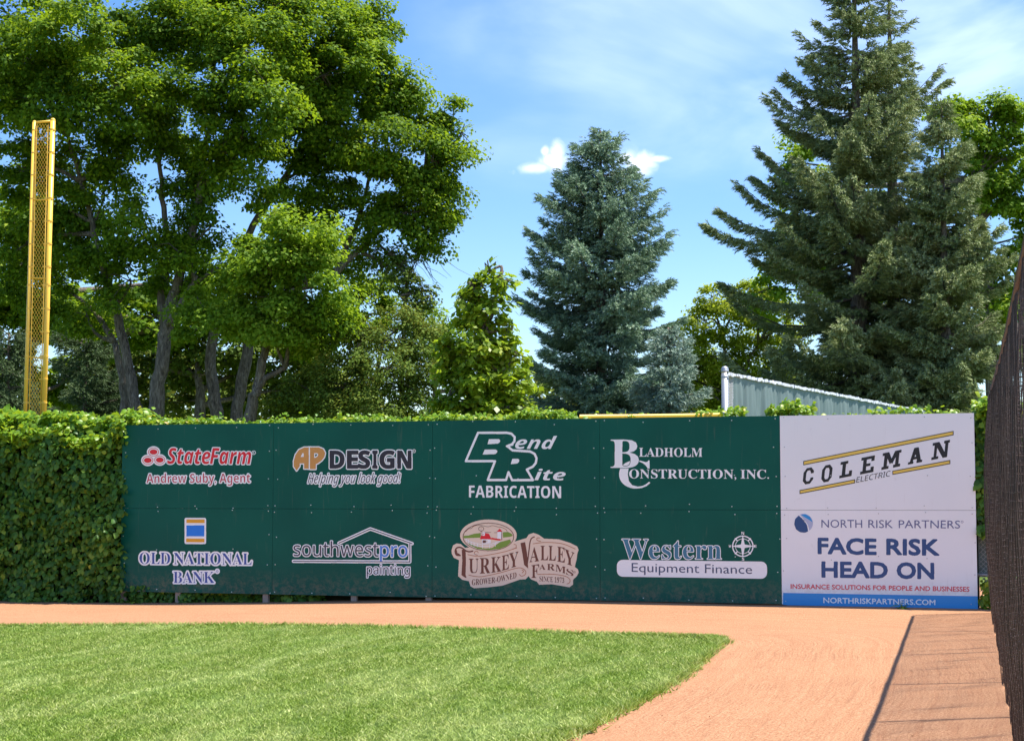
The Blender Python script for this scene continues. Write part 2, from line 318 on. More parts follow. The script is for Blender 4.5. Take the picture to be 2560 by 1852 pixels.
# lawn polygon as triangle fan grid
poly = np.vstack([Es, [[-26, Es[-1, 1]]], [[-26, Es[0, 1]]]])
def inside(P, poly):
    c = np.zeros(len(P), bool); j = len(poly)-1
    for i in range(len(poly)):
        yi, yj = poly[i, 1], poly[j, 1]; cr = (yi > P[:, 1]) != (yj > P[:, 1])
        with np.errstate(divide='ignore', invalid='ignore'): c ^= cr & (P[:, 0] < (poly[j, 0]-poly[i, 0])*(P[:, 1]-yi)/(yj-yi+1e-12)+poly[i, 0])
        j = i
    return c
me = bpy.data.meshes.new('outfield_grass'); import mathutils
tri = mathutils.geometry.tessellate_polygon([[Vector((*p, 0)) for p in poly]])
me.from_pydata([(x, y, gz(x, y)+.012) for x, y in poly], [], [t for t in tri]); me.materials.append(M['lawn']); me.update()
tag(link('outfield_grass', me), kind='structure')
def blades(name, P, h, lean, mat, w=.0055):
    n = len(P); z = gz(P[:, 0], P[:, 1])+.008
    a = rng.random(n)*2*np.pi; d = np.stack([np.cos(a), np.sin(a)], 1)*w*(.6+.8*rng.random(n))[:, None]
    hh = h*(.5+rng.random(n)); l = rng.normal(size=(n, 2))*lean*hh[:, None]
    b0 = np.c_[P+d, z]; b1 = np.c_[P-d, z]; t = np.c_[P+l, z+hh]
    V = np.stack([b0, b1, t], 1).reshape(-1, 3); return npmesh(name, V, np.arange(3*n).reshape(-1, 3), mat, np.repeat(np.clip(rng.beta(1.5, 1.9, n)*.8+.1+.12*np.sin(P[:, 0]*23+np.sin(P[:, 1]*17)*2)*np.sin(P[:, 1]*19), 0, 1), 3))
# blades only where the photograph looks
n = 900000; Y = 9.2+(21-9.2)*rng.random(n)**1.25; X = (rng.random(n)*2-1)*.335*Y
P = np.c_[X, Y]; P = P[inside(P, poly)][:340000]
ed = flow(P[:, :2][:0]) if False else None
tag(link('grass_blades', blades('grass_blades', P, .020, .9, M['grassblade'], .0055)), 'short mown green outfield grass in front of the clay warning track', 'grass', kind='stuff')
# ragged tufts that creep over the lawn edge
i = rng.integers(0, len(Es)-1, 26000); t = rng.random(26000)[:, None]; Q = Es[i]*(1-t)+Es[i+1]*t
dd = np.repeat(rng.normal(size=2600)*.05, 10)[:, None]; Q = Q+nrmE[i]*(dd*.7+rng.normal(size=(26000, 1))*.022); Q = Q[(Q[:, 1] > 8)]
tag(link('lawn_edge_tufts', blades('lawn_edge_tufts', Q, .04, .9, M['grassblade'], .006)), 'ragged grass tufts creeping from the lawn edge onto the clay', 'grass', kind='stuff')
# small clods and grit on the clay
n = 5200; Y = 9.5+12*rng.random(n)**1.2; X = (rng.random(n)*2-1)*.32*Y; P = np.c_[X, Y]; P = P[~inside(P, poly)]; n = len(P)
TV = np.array([(1, 0, 0), (-.5, .87, 0), (-.5, -.87, 0), (0, 0, .8)]); TF = [(0, 1, 3), (1, 2, 3), (2, 0, 3)]
Xf, Yf, Zf = frames(np.c_[rng.normal(size=(n, 2))*.2, np.ones(n)])
tag(link('clay_clods', scatter('clay_clods', TV, TF, np.c_[P, gz(P[:, 0], P[:, 1])+.004], Xf, Yf, Zf, .003+.006*rng.random(n)**3, M['clay'], rng.random(n))), 'small clods of clay loose on the warning track', 'gravel', kind='stuff')
# ------------------------------------------------------------------ wall line
WA = 0.31155; W0 = np.array([-5.7661, 25.3356]); WD = np.array([math.cos(WA), -math.sin(WA)]); WN = np.array([-math.sin(WA), -math.cos(WA)])   # WN faces the camera
WDX = np.array([*WD, 0]); WNX = np.array([*WN, 0])
def wp(u, v, off=0): p = W0+WD*u+WN*off; return np.array([p[0], p[1], v])
def px2uv(px, py):
    r = ray(px, py); t = (W0@WN)/(r[:2]@WN); p = r*t
    return np.array([(p[:2]-W0)@WD, p[2]+CH])
# ------------------------------------------------------------------ 2-D drawing for the printed signs
RES = .0025
class Crop:
    def __init__(s, ox, oy, k): s.o = (ox, oy); s.k = k
    def uv(s, p): return px2uv(s.o[0]+p[0]/s.k, s.o[1]+p[1]/s.k)
C1, C2, C3, C4, C5, C8 = Crop(280, 1040, 3.419), Crop(680, 1040, 3.419), Crop(1080, 1040, 3.419), Crop(1480, 1040, 3.419), Crop(1930, 1020, 3.1556), Crop(1080, 1270, 5.67)
_gl = {}
def styled(s, st):
    if st == 'plain': return s
    base = {'serif': (0x1D400, 0x1D41A, 0x1D7CE), 'sans': (0x1D5D4, 0x1D5EE, 0x1D7EC), 'sansit': (0x1D63C, 0x1D656, 0x1D7EC), 'light': (0x1D5A0, 0x1D5BA, 0x1D7E2), 'lightit': (0x1D608, 0x1D622, 0x1D7E2), 'serifit': (0x1D468, 0x1D482, 0x1D7CE)}[st]
    o = ''
    for c in s:
        if 'A' <= c <= 'Z': o += chr(base[0]+ord(c)-65)
        elif 'a' <= c <= 'z': o += chr(base[1]+ord(c)-97)
        elif c.isdigit(): o += chr(base[2]+int(c))
        else: o += c
    return o
def glyphs(s, st, space=1.):
    k = (s, st, space)
    if k not in _gl:
        c = bpy.data.curves.new('t', 'FONT'); c.body = styled(s, st); c.size = 1; c.resolution_u = 3; c.space_character = space
        o = bpy.data.objects.new('t', c); COL.objects.link(o); bpy.context.view_layer.update()
        m = o.evaluated_get(bpy.context.evaluated_depsgraph_get()).to_mesh(); m.calc_loop_triangles()
        V = np.array([v.co[:2] for v in m.vertices]); T = np.array([t.vertices[:] for t in m.loop_triangles])
        bpy.data.objects.remove(o); bpy.data.curves.remove(c); _gl[k] = (V, T)
    return _gl[k]
class Cv:
    def __init__(s, crop, box):        # box in crop pixels
        s.c = crop; a = crop.uv((box[0], box[1])); b = crop.uv((box[2], box[3])); a2 = crop.uv((box[0], box[3])); b2 = crop.uv((box[2], box[1]))
        s.u0 = min(a[0], a2[0])-.03; s.v0 = min(b[1], a2[1])-.03; s.nx = int((max(b[0], b2[0])+.03-s.u0)/RES); s.ny = int((max(a[1], b2[1])+.03-s.v0)/RES)
        s.a = np.zeros((s.ny, s.nx), bool); s.U, s.V = np.meshgrid(s.u0+(np.arange(s.nx)+.5)*RES, s.v0+(np.arange(s.ny)+.5)*RES)
        s.mpp = np.linalg.norm(crop.uv((box[2], box[3]))-crop.uv((box[0], box[3])))/(box[2]-box[0])    # metres per crop pixel
    def copy(s):
        o = Cv.__new__(Cv); o.__dict__.update(s.__dict__); o.a = s.a.copy(); return o
    def _sub(s, pts, pad=0):
        lo = ((pts.min(0)-pad-[s.u0, s.v0])/RES).astype(int)-1; hi = ((pts.max(0)+pad-[s.u0, s.v0])/RES).astype(int)+2
        return slice(max(lo[1], 0), max(min(hi[1], s.ny), 0)), slice(max(lo[0], 0), max(min(hi[0], s.nx), 0))
    def polyuv(s, q, val=True):
        q = np.array(q); sl = s._sub(q); P = np.c_[s.U[sl].ravel(), s.V[sl].ravel()]
        if len(P): m = inside(P, q).reshape(s.U[sl].shape); s.a[sl] = (s.a[sl] | m) if val else (s.a[sl] & ~m)
        return s
    def poly(s, pts, val=True): return s.polyuv([s.c.uv(p) for p in pts], val)
    def ell(s, cx, cy, rx, ry, val=True, rot=0):
        t = np.linspace(0, 2*np.pi, 40, endpoint=False); c, q = math.cos(rot), math.sin(rot)
        return s.poly([(cx+rx*math.cos(a)*c-ry*math.sin(a)*q, cy+rx*math.cos(a)*q+ry*math.sin(a)*c) for a in t], val)
    def stroke(s, pts, w, val=True, close=False, smooth=0):
        if smooth: pts = spline([(p[0], p[1], 0) for p in pts], smooth)[:, :2]
        q = np.array([s.c.uv(p) for p in pts]); r = w/2*s.mpp
        if close: q = np.vstack([q, q[:1]])
        for a, b in zip(q[:-1], q[1:]):
            sl = s._sub(np.array([a, b]), r); P = np.stack([s.U[sl], s.V[sl]], -1); d = b-a
            t = np.clip(((P-a)@d)/max(d@d, 1e-9), 0, 1); m = np.linalg.norm(P-a-t[..., None]*d, axis=-1) <= r
            s.a[sl] = (s.a[sl] | m) if val else (s.a[sl] & ~m)
        return s
    def text(s, txt, st, x0, y0, x1, y1, h, slant=0, warp=None, space=1., up=None, grow=0):
        V, T = glyphs(txt, st, space); H, _ = glyphs('H', st); ch = H[:, 1].max(); xm, xM = V[:, 0].min(), V[:, 0].max()
        X = (V[:, 0]-xm)/(xM-xm); Yv = V[:, 1]/ch
        px = x0+(x1-x0)*X+slant*h*Yv; py = y0+(y1-y0)*X-h*Yv
        if warp: px, py = warp(px, py, X, Yv)
        q = np.array([s.c.uv((a, b)) for a, b in zip(px, py)])
        for t in T:
            p = q[t]; sl = s._sub(p); A, B, Cc = p; Ux = s.U[sl]; Vx = s.V[sl]
            d1 = (Ux-B[0])*(A[1]-B[1])-(A[0]-B[0])*(Vx-B[1]); d2 = (Ux-Cc[0])*(B[1]-Cc[1])-(B[0]-Cc[0])*(Vx-Cc[1]); d3 = (Ux-A[0])*(Cc[1]-A[1])-(Cc[0]-A[0])*(Vx-A[1])
            s.a[sl] |= ((d1 >= 0) & (d2 >= 0) & (d3 >= 0)) | ((d1 <= 0) & (d2 <= 0) & (d3 <= 0))
        if grow: s.grow(grow)
        return s
    def grow(s, wpx):
        r = abs(wpx)*s.mpp/RES; R = int(math.ceil(r)); a = s.a if wpx > 0 else ~s.a; o = a.copy(); P = np.pad(a, R)
        for dy in range(-R, R+1):
            for dx in range(-R, R+1):
                if dx*dx+dy*dy <= r*r+.3: o |= P[R+dy:R+dy+s.ny, R+dx:R+dx+s.nx]
        s.a = o if wpx > 0 else ~o
        return s
    def mesh(s, name, mat, off):
        A = np.pad(s.a.astype(float), 2); k = np.array([.25, .5, .25])
        A = sum(k[i+1]*np.roll(A, i, 0) for i in (-1, 0, 1)); A = sum(k[i+1]*np.roll(A, i, 1) for i in (-1, 0, 1))
        A = np.clip(A, .0, 1.)-.5+1e-4; ny, nx = A.shape
        b = A > 0; code = b[:-1, :-1]*1+b[:-1, 1:]*2+b[1:, 1:]*4+b[1:, :-1]*8
        vid = {}; V = []; Fc = []
        def v(x, y):
            key = (round(x, 4), round(y, 4))
            if key not in vid: vid[key] = len(V); V.append((s.u0+(x-1.5)*RES, s.v0+(y-1.5)*RES))
            return vid[key]
        for j in np.nonzero((code == 15).any(1))[0]:
            r = np.r_[0, (code[j] == 15).astype(int), 0]; d = np.diff(r)
            for a, e in zip(np.nonzero(d == 1)[0], np.nonzero(d == -1)[0]): Fc.append((v(a, j), v(e, j), v(e, j+1), v(a, j+1)))
        js, is_ = np.nonzero((code > 0) & (code < 15))
        for j, i in zip(js.tolist(), is_.tolist()):
            cs = ((i, j), (i+1, j), (i+1, j+1), (i, j+1)); p = []
            for q in range(4):
                a = cs[q]; e = cs[(q+1) % 4]; fa = A[a[1], a[0]]; fe = A[e[1], e[0]]
                if fa > 0: p.append(v(*a))
                if (fa > 0) != (fe > 0): t = fa/(fa-fe); p.append(v(a[0]+(e[0]-a[0])*t, a[1]+(e[1]-a[1])*t))
            if len(set(p)) >= 3: Fc.append(tuple(dict.fromkeys(p)))
        W3 = [tuple(wp(u, w, off)) for u, w in V]; me = bpy.data.meshes.new(name); me.from_pydata(W3, [], Fc); me.materials.append(M[mat]); me.update()
        return me
    def put(s, name, mat, board, lay):
        return link(name, s.mesh(name, mat, .006+.0012*lay), board)
# ------------------------------------------------------------------ boards
us = [px2uv(303.4, 1271)[0], px2uv(682.5, 1271)[0], px2uv(1081, 1271)[0], px2uv(1500, 1272.5)[0], px2uv(1952.0, 1275.3)[0], px2uv(2440.2, 1278.9)[0]]
v_mid = 1.2255; v_top = 2.452; v_bot = .008
labels = {(0, 1): 'green sign board with three red ovals and a red agent name', (0, 0): 'green sign board with an orange and blue striped emblem and blue serif bank name',
          (1, 1): 'green sign board with orange AP letters and black DESIGN lettering', (1, 0): 'green sign board with a white outlined house roof over thin lettering for painting',
          (2, 1): 'green sign board with large white outlined B and R and FABRICATION', (2, 0): 'green sign board with a cream farm emblem, red barn and brown lettering',
          (3, 1): 'green sign board with white serif lettering ending in CONSTRUCTION, INC.', (3, 0): 'green sign board with blue lettering, a white compass and a white Equipment Finance banner',
          (4, 1): 'white sign board with slanted black lettering between yellow stripes', (4, 0): 'white sign board reading FACE RISK HEAD ON above a blue stripe'}
B = {}
for (ci, ri), lab in labels.items():
    u0, u1 = us[ci]+.002, us[ci+1]-.002; v0, v1 = (v_mid+.002, v_top) if ri else (v_bot, v_mid-.002); pr = .012 if ci == 4 else 0
    b = empty('sign_board', wp((u0+u1)/2, v0)); tag(b, lab, 'sign board', 'printed sign boards on the outfield fence'); B[ci, ri] = b
    # slightly bowed sheet
    nu, nv = 17, 9; Uu = np.linspace(u0, u1, nu); Vv = np.linspace(v0, v1, nv); ph = rng.random(2)*6
    fr = [[wp(a, c, .0045+pr*0+.0006*math.sin(a*5+ph[0])*math.sin((c-v0)/(v1-v0)*math.pi)) for a in Uu] for c in Vv]; bk = [[wp(a, c, -.010) for a in Uu] for c in Vv]
    V = np.array(fr+bk).reshape(-1, 3); Fc = []; n = nu*nv
    for j in range(nv-1):
        for i in range(nu-1):
            q = j*nu+i; Fc += [(q, q+1, q+nu+1, q+nu), (n+q, n+q+nu, n+q+nu+1, n+q+1)]
    ring = list(range(nu))+[j*nu+nu-1 for j in range(1, nv)]+[(nv-1)*nu+i for i in range(nu-2, -1, -1)]+[j*nu for j in range(nv-2, 0, -1)]
    for a, c in zip(ring, ring[1:]+ring[:1]): Fc.append((a, a+n, c+n, c))
    mp = MB(); mp.add(V, Fc); mp.build('panel', M['white' if ci == 4 else 'green'], b)
    sc = MB(); w = u1-u0; h = v1-v0
    spots = [(x, y) for x in (.022, .978) for y in (.03, .35, .68, .965)]+[(x, y) for x in (.245, .5, .745) for y in (.03, .965)]+[(x, .5 if ri == 0 else .36) for x in (.26, .51, .755)]
    for x, y in spots:
        c = wp(u0+w*(x+rng.normal()*.006), v0+h*(y+rng.normal()*.012), .011); t = np.arange(8)*math.pi/4; r = .0075
        sc.add([c+WDX*r*math.cos(a)+np.array([0, 0, r*math.sin(a)]) for a in t]+[c-WNX*.006+WDX*r*math.cos(a)+np.array([0, 0, r*math.sin(a)]) for a in t]+[c+WNX*.002], [(i, (i+1) % 8, 16) for i in range(8)]+[(i, i+8, (i+1) % 8+8, (i+1) % 8) for i in range(8)])
    sc.build('screws', M['wire' if ci == 4 else 'screw'], b, kind='stuff')
def reg(cv, x, y, r):      # small registered mark
    cv.ell(x, y, r, r).ell(x, y, r*.72, r*.72, False).text('R', 'plain', x-r*.35, y+r*.42, x+r*.4, y+r*.42, r*.8); return cv
# --- board 0 top
b = B[0, 1]; t = Cv(C1, (230, 240, 1250, 430)); t.text('State', 'sansit', 474, 406, 842, 408, 134, slant=.02).text('Farm', 'sansit', 838, 408, 1190, 410, 136, slant=.02)
o = t.copy(); 
for x, y in ((357, 306), (308, 377), (410, 374)): o.ell(x, y, 50, 41)
o.grow(8); o.put('emblem_border', 'ink_white', b, 0); r = t.copy()
for x, y in ((357, 306), (308, 377), (410, 374)): r.ell(x, y, 46, 37).ell(x, y, 41, 32, False)
for x, y in ((357, 306), (308, 377), (410, 374)): r.ell(x, y, 33, 22)
r.put('lettering', 'ink_red', b, 1); reg(Cv(C1, (1190, 285, 1240, 340)), 1213, 312, 18).put('registered_mark', 'ink_white', b, 0)
t = Cv(C1, (280, 470, 1200, 610)).text('Andrew Suby, Agent', 'sans', 296, 571, 1184, 567, 78); t.copy().grow(8).put('name_border', 'ink_white', b, 0); t.grow(-1.2).put('agent_name', 'ink_rose', b, 1)
# --- board 0 bottom
b = B[0, 0]; t = Cv(C1, (610, 860, 815, 1100)); 
def rrect(cv, x0, y0, x1, y1, r, y0b=None, y1b=None):
    dy0 = 0 if y0b is None else y0b-y0; dy1 = 0 if y1b is None else y1b-y1; P = []
    for cx, cy, a0, f in ((x1-r, y0+r, -90, 0), (x1-r, y1-r, 0, 1), (x0+r, y1-r, 90, 1), (x0+r, y0+r, 180, 0)):
        for k in range(7):
            a = math.radians(a0+k*15); x = cx+r*math.cos(a); P.append((x, cy+r*math.sin(a)+((x-x0)/(x1-x0))*(dy1 if f else dy0)))
    return cv.poly(P)
rrect(t.copy(), 622, 868, 806, 1092, 14).put('emblem_card', 'ink_white', b, 0)
t.copy().poly([(638, 881), (793, 881), (793, 912), (638, 912)]).put('emblem_stripe', 'ink_orange', b, 1)
t.copy().poly([(636, 1045), (791, 1045), (791, 1076), (636, 1076)]).put('emblem_stripe', 'ink_orange', b, 1)
t.copy().poly([(638, 932), (791, 932), (791, 1026), (638, 1026)]).put('emblem_square', 'ink_blue', b, 1)
t = Cv(C1, (215, 1140, 1215, 1285)).text('OLD', 'serif', 236, 1261, 500, 1264, 98).text('NATIONAL', 'serif', 530, 1264, 1198, 1269, 98); t.grow(-1.3)
t.copy().grow(13).put('name_border', 'ink_white', b, 0); t.put('lettering', 'ink_navy', b, 1)
t = Cv(C1, (505, 1295, 925, 1445)).text('BANK', 'serif', 526, 1424, 880, 1424, 96); t.grow(-1.3); reg(t, 902, 1324, 10); t.copy().grow(13).put('name_border', 'ink_white', b, 0); t.put('lettering', 'ink_navy', b, 1)
# --- board 1 top
b = B[1, 1]; a = Cv(C2, (170, 245, 470, 485))
a.poly([(212, 466), (188, 430), (187, 385), (202, 330), (232, 288), (275, 268), (316, 266), (316, 449), (276, 449), (276, 404), (238, 404), (240, 425)]).poly([(246, 348), (262, 316), (273, 316), (273, 348)], False)
a.poly([(326, 266), (400, 266), (440, 282), (456, 315), (448, 350), (425, 380), (395, 402), (376, 410), (376, 452), (326, 452)]).poly([(362, 316), (388, 316), (398, 326), (392, 342), (376, 354), (362, 356)], False)
o = a.copy().poly([(300, 290), (340, 290), (340, 440), (300, 440)]).grow(9); o.put('emblem_border', 'ink_white', b, 0); a.put('emblem_letters', 'ink_tan', b, 1)
t = Cv(C2, (480, 270, 1240, 475))
for ch, x0, x1 in (('D', 498, 618), ('E', 646, 736), ('S', 742, 836), ('I', 862, 900), ('G', 924, 1046), ('N', 1076, 1190)): t.text(ch, 'sans', x0, 444, x1, 444, 146)
t.grow(5); t.copy().grow(9).put('name_border', 'ink_white', b, 0); t.put('lettering', 'ink_plum', b, 1); reg(Cv(C2, (1190, 275, 1240, 325)), 1214, 298, 16).put('registered_mark', 'ink_white', b, 0)
t = Cv(C2, (290, 470, 1115, 610)).text('Helping you look good!', 'lightit', 306, 574, 1092, 568, 82, slant=.12); t.grow(1.0); t.copy().grow(9).put('slogan_border', 'ink_white', b, 0); t.put('slogan', 'ink_dark', b, 1)
# --- board 1 bottom
b = B[1, 0]; t = Cv(C2, (170, 1040, 1210, 1270)).text('southwest', 'light', 186, 1194, 912, 1198, 122); p = Cv(C2, (910, 1060, 1180, 1270)).text('pro', 'light', 926, 1199, 1158, 1202, 122)
t.grow(.8); p.grow(1.5); t.copy().grow(8).put('name_border', 'ink_white', b, 0); p.copy().grow(8).put('name_border', 'ink_white', b, 0); t.put('lettering', 'ink_dark', b, 2); p.put('lettering', 'ink_sky', b, 2)
t = Cv(C2, (165, 940, 1220, 1270)); roof = [(572, 1084), (842, 962), (1200, 1088)]; wl = [(184, 1238), (1180, 1244), (1180, 1092)]
t.copy().stroke(roof, 26).stroke(wl, 26).put('house_outline', 'ink_white', b, 1); t.stroke(roof, 7).stroke(wl, 7).put('house_line', 'ink_dark', b, 3)
t = Cv(C2, (800, 1250, 1195, 1385)).text('painting', 'light', 812, 1350, 1180, 1352, 82); t.grow(.8); t.copy().grow(8).put('name_border', 'ink_white', b, 0); t.put('lettering', 'ink_dark', b, 1)
# --- board 2 top
b = B[2, 1]; t = Cv(C3, (270, 120, 1160, 720))
ol = [(395, 142), (640, 142), (680, 150), (708, 178), (706, 215), (684, 240), (648, 254), (668, 275), (690, 292), (840, 302), (878, 322), (895, 360), (888, 400), (862, 432), (828, 448), (812, 456), (864, 545), (686, 547), (655, 478), (634, 545), (478, 545), (540, 384), (290, 384)]
t.stroke(ol, 19, close=True).stroke([(690, 244), (640, 256), (690, 290)], 16)
for q in ([(488, 196), (572, 196), (584, 206), (580, 224), (566, 234), (476, 240)], [(452, 285), (546, 285), (560, 296), (556, 312), (542, 324), (434, 328)], [(688, 364), (738, 364), (748, 374), (744, 392), (730, 404), (674, 410)]): t.poly(q)
t.text('end', 'sansit', 706, 278, 1046, 280, 104, slant=.22).text('ite', 'sansit', 876, 546, 1140, 548, 92, slant=.08)
t.put('emblem', 'ink_white', b, 0); Cv(C3, (300, 580, 1120, 715)).text('FABRICATION', 'sans', 318, 694, 1104, 700, 102).put('lettering', 'ink_white', b, 0)
# --- board 2 bottom
b = B[2, 0]; c = Cv(C8, (250, 130, 2110, 1160))
c.ell(802, 385, 402, 226).poly([(280, 590), (300, 525), (350, 497), (410, 505), (470, 560), (1150, 480), (1210, 460), (1340, 422), (1375, 370), (1440, 348), (1510, 372), (1592, 430), (1800, 440), (1960, 490), (2060, 540), (2080, 590), (2062, 640), (2052, 720), (2025, 830), (2070, 862), (2080, 910), (2055, 960), (2002, 1010), (2000, 1080), (1950, 1118), (1880, 1105), (1700, 1075), (1520, 1082), (1488, 1038), (1405, 1005), (1370, 960), (1330, 1005), (1250, 1008), (1000, 1095), (800, 1118), (600, 1132), (548, 1105), (525, 1032), (430, 1012), (372, 960), (385, 735), (310, 700), (282, 640)])
c.grow(2).put('emblem_plate', 'ink_cream', b, 0); s = Cv(C8, (430, 190, 1180, 620))
r = s.copy().ell(802, 405, 364, 200).ell(802, 405, 355, 192, False)
for pts in ([(480, 330), (520, 290), (560, 285), (600, 250), (680, 240), (740, 250), (800, 262), (860, 245), (930, 262), (990, 270), (1050, 300), (1070, 330)],): r.stroke(pts, 5, smooth=4)
r.stroke([(700, 290), (690, 400)], 4).stroke([(700, 290), (720, 400)], 4).ell(700, 290, 40, 34).ell(700, 290, 34, 28, False).stroke([(668, 290), (732, 290)], 3).stroke([(700, 260), (700, 320)], 3).stroke([(990, 335), (992, 450)], 7).stroke([(745, 340), (930, 345)], 4).poly([(722, 452), (768, 452), (768, 490), (722, 490)])
r.put('scene_lines', 'ink_brown', b, 3); g = s.copy().poly([(452, 390), (520, 385), (600, 360), (690, 350), (690, 415), (452, 425)]).poly([(1005, 340), (1080, 335), (1130, 360), (1150, 390), (1100, 405), (1010, 415)]).poly([(500, 480), (620, 540), (760, 570), (860, 560), (960, 480), (1110, 440), (1125, 480), (1060, 535), (960, 575), (802, 592), (650, 575), (540, 520)])
m_ = s.copy().ell(802, 405, 352, 190); g.a &= m_.a; g.put('scene_fields', 'ink_leaf', b, 1)
s.copy().poly([(682, 435), (700, 388), (752, 350), (812, 362), (842, 432)]).poly([(916, 335), (962, 288), (1002, 330)]).poly([(842, 415), (985, 440), (930, 455), (842, 438)]).poly([(682, 435), (850, 430), (990, 450), (960, 458), (850, 440)]).put('scene_roofs', 'ink_red', b, 2)
f_ = s.copy().poly([(712, 440), (836, 440), (836, 495), (712, 500)]).poly([(770, 455), (790, 455), (790, 480), (770, 480)], False).poly([(928, 335), (985, 335), (985, 430), (928, 430)]).stroke([(470, 430), (560, 480), (690, 510), (830, 510), (970, 462)], 7).stroke([(480, 455), (560, 510), (700, 540), (830, 535), (960, 480)], 7).stroke([(720, 355), (745, 345), (745, 380), (720, 380)], 14)
for x, y in ((490, 425), (520, 445), (560, 470), (600, 485), (650, 500), (720, 515), (820, 515), (900, 490)): f_.stroke([(x, y), (x, y+50)], 7)
f_.put('scene_fence', 'ink_white', b, 3)
t = Cv(C8, (300, 380, 2060, 1110))
t.poly([(424, 585), (478, 590), (484, 740), (478, 940), (492, 988), (455, 972), (420, 945), (432, 740)]).stroke([(402, 668), (350, 660), (332, 615), (345, 570), (390, 552), (440, 570), (480, 600), (530, 615), (578, 606)], 20, smooth=5).stroke([(345, 600), (352, 640), (385, 655)], 22)
def LT(ch, x0, x1, top0, top1, bot0, bot1): 
    h = 100.
    def wpf(px, py, X, Yv): Yc = np.clip(Yv, 0, 1); return px, (bot0+(bot1-bot0)*X)*(1-Yc)+(top0+(top1-top0)*X)*Yc
    t.text(ch, 'serif', x0, bot0, x1, bot1, h, warp=wpf)
for a in (('U', 524, 662, 714, 712, 918, 915), ('R', 680, 828, 705, 702, 926, 918), ('K', 842, 985, 694, 684, 915, 892), ('E', 990, 1095, 674, 650, 885, 858), ('Y', 1095, 1228, 640, 610, 850, 818), ('A', 1384, 1520, 556, 546, 765, 748), ('L', 1540, 1650, 532, 530, 736, 736), ('L', 1655, 1758, 530, 534, 736, 744), ('E', 1778, 1888, 540, 560, 752, 772), ('Y', 1884, 2020, 572, 632, 780, 826), ('F', 1412, 1520, 808, 790, 985, 985), ('A', 1520, 1612, 795, 790, 872, 868), ('R', 1630, 1745, 785, 788, 870, 885), ('M', 1750, 1898, 790, 832, 888, 926), ('S', 1905, 2006, 850, 880, 936, 966)): LT(*a)
t.poly([(1256, 492), (1322, 478), (1350, 640), (1366, 852), (1308, 802), (1285, 650)]).stroke([(1352, 800), (1372, 640), (1392, 480), (1415, 425), (1452, 405)], 16, smooth=5)
def gw(px, py, X, Yv): return px, py-18*np.sin(X*math.pi)*-1
t.text('GROWER-OWNED', 'serif', 568, 1090, 1200, 985, 82, warp=gw).text('SINCE 1973', 'serif', 1526, 1032, 1876, 1056, 72)
t.copy().put('lettering', 'ink_brown', b, 1); k = Cv(C8, (300, 380, 2060, 1110))
for pts in ([(510, 655), (600, 674), (700, 676), (1000, 622), (1205, 560)], [(524, 945), (620, 964), (720, 965), (960, 915), (1180, 852), (1270, 846), (1330, 890), (1320, 940), (1270, 960), (1240, 935)], [(1434, 502), (1620, 482), (1850, 502), (2034, 576)], [(1498, 935), (1700, 932), (1880, 958), (1955, 1005), (1950, 1055), (1915, 1070)], [(650, 665), (610, 650), (605, 620), (640, 606), (660, 630)], [(1150, 575), (1190, 560), (1195, 520), (1165, 510)], [(1545, 470), (1490, 450), (1495, 420), (1530, 420)], [(1275, 870), (1300, 890), (1280, 915)]): k.stroke(pts, 8, smooth=5)
k.put('flourishes', 'ink_rust', b, 2); reg(Cv(C8, (2000, 880, 2040, 930)), 2020, 905, 16).put('registered_mark', 'ink_brown', b, 1)
# --- board 3 top
b = B[3, 1]; c = Cv(C4, (150, 180, 520, 640)).text('C', 'serif', 232, 612, 500, 614, 232); bb = Cv(C4, (150, 180, 520, 640)).text('B', 'serif', 160, 442, 402, 442, 242)
t = Cv(C4, (150, 180, 1530, 640)).text('ONSTRUCTION,', 'serif', 318, 530, 1234, 533, 76); ti = Cv(C4, (150, 180, 1530, 640)).text('INC.', 'serif', 1270, 533, 1514, 534, 76); L1 = Cv(C4, (150, 180, 1530, 640)).text('LADHOLM', 'serif', 404, 345, 945, 347, 74)
c.a &= ~bb.copy().grow(5).a; tt = Cv(C4, (150, 180, 520, 640)).text('ON', 'serif', 318, 530, 490, 531, 76).grow(8); c.a &= ~tt.a; c.a |= bb.a
c.put('emblem_letters', 'ink_white', b, 0); t.put('lettering', 'ink_white', b, 1); ti.put('lettering', 'ink_white', b, 1); L1.put('lettering', 'ink_white', b, 1)
# --- board 3 bottom
b = B[3, 0]; t = Cv(C4, (230, 1020, 1130, 1250)).text('Western', 'serif', 256, 1217, 1108, 1222, 168); t.grow(-1.5)
t.copy().grow(7).put('name_border', 'ink_white', b, 0); t.put('lettering', 'ink_steel', b, 1)
rrect(Cv(C4, (205, 1215, 1505, 1400)), 214, 1226, 1497, 1370, 50, 1242, 1388).put('banner', 'ink_white', b, 2)
for w_, a_ in (('Equipment', (340, 1329, 918, 1338)), ('Finance', (966, 1339, 1370, 1346))): Cv(C4, (330, 1240, 1390, 1385)).text(w_, 'plain', *a_, 76).put('banner_lettering', 'ink_slate', b, 3)
q = Cv(C4, (1150, 980, 1420, 1250)); q.ell(1290, 1110, 92, 92).ell(1290, 1110, 82, 82, False); q2 = q.copy(); q2.a[:] = False; q2.ell(1290, 1110, 66, 66).ell(1290, 1110, 61, 61, False); q.a |= q2.a
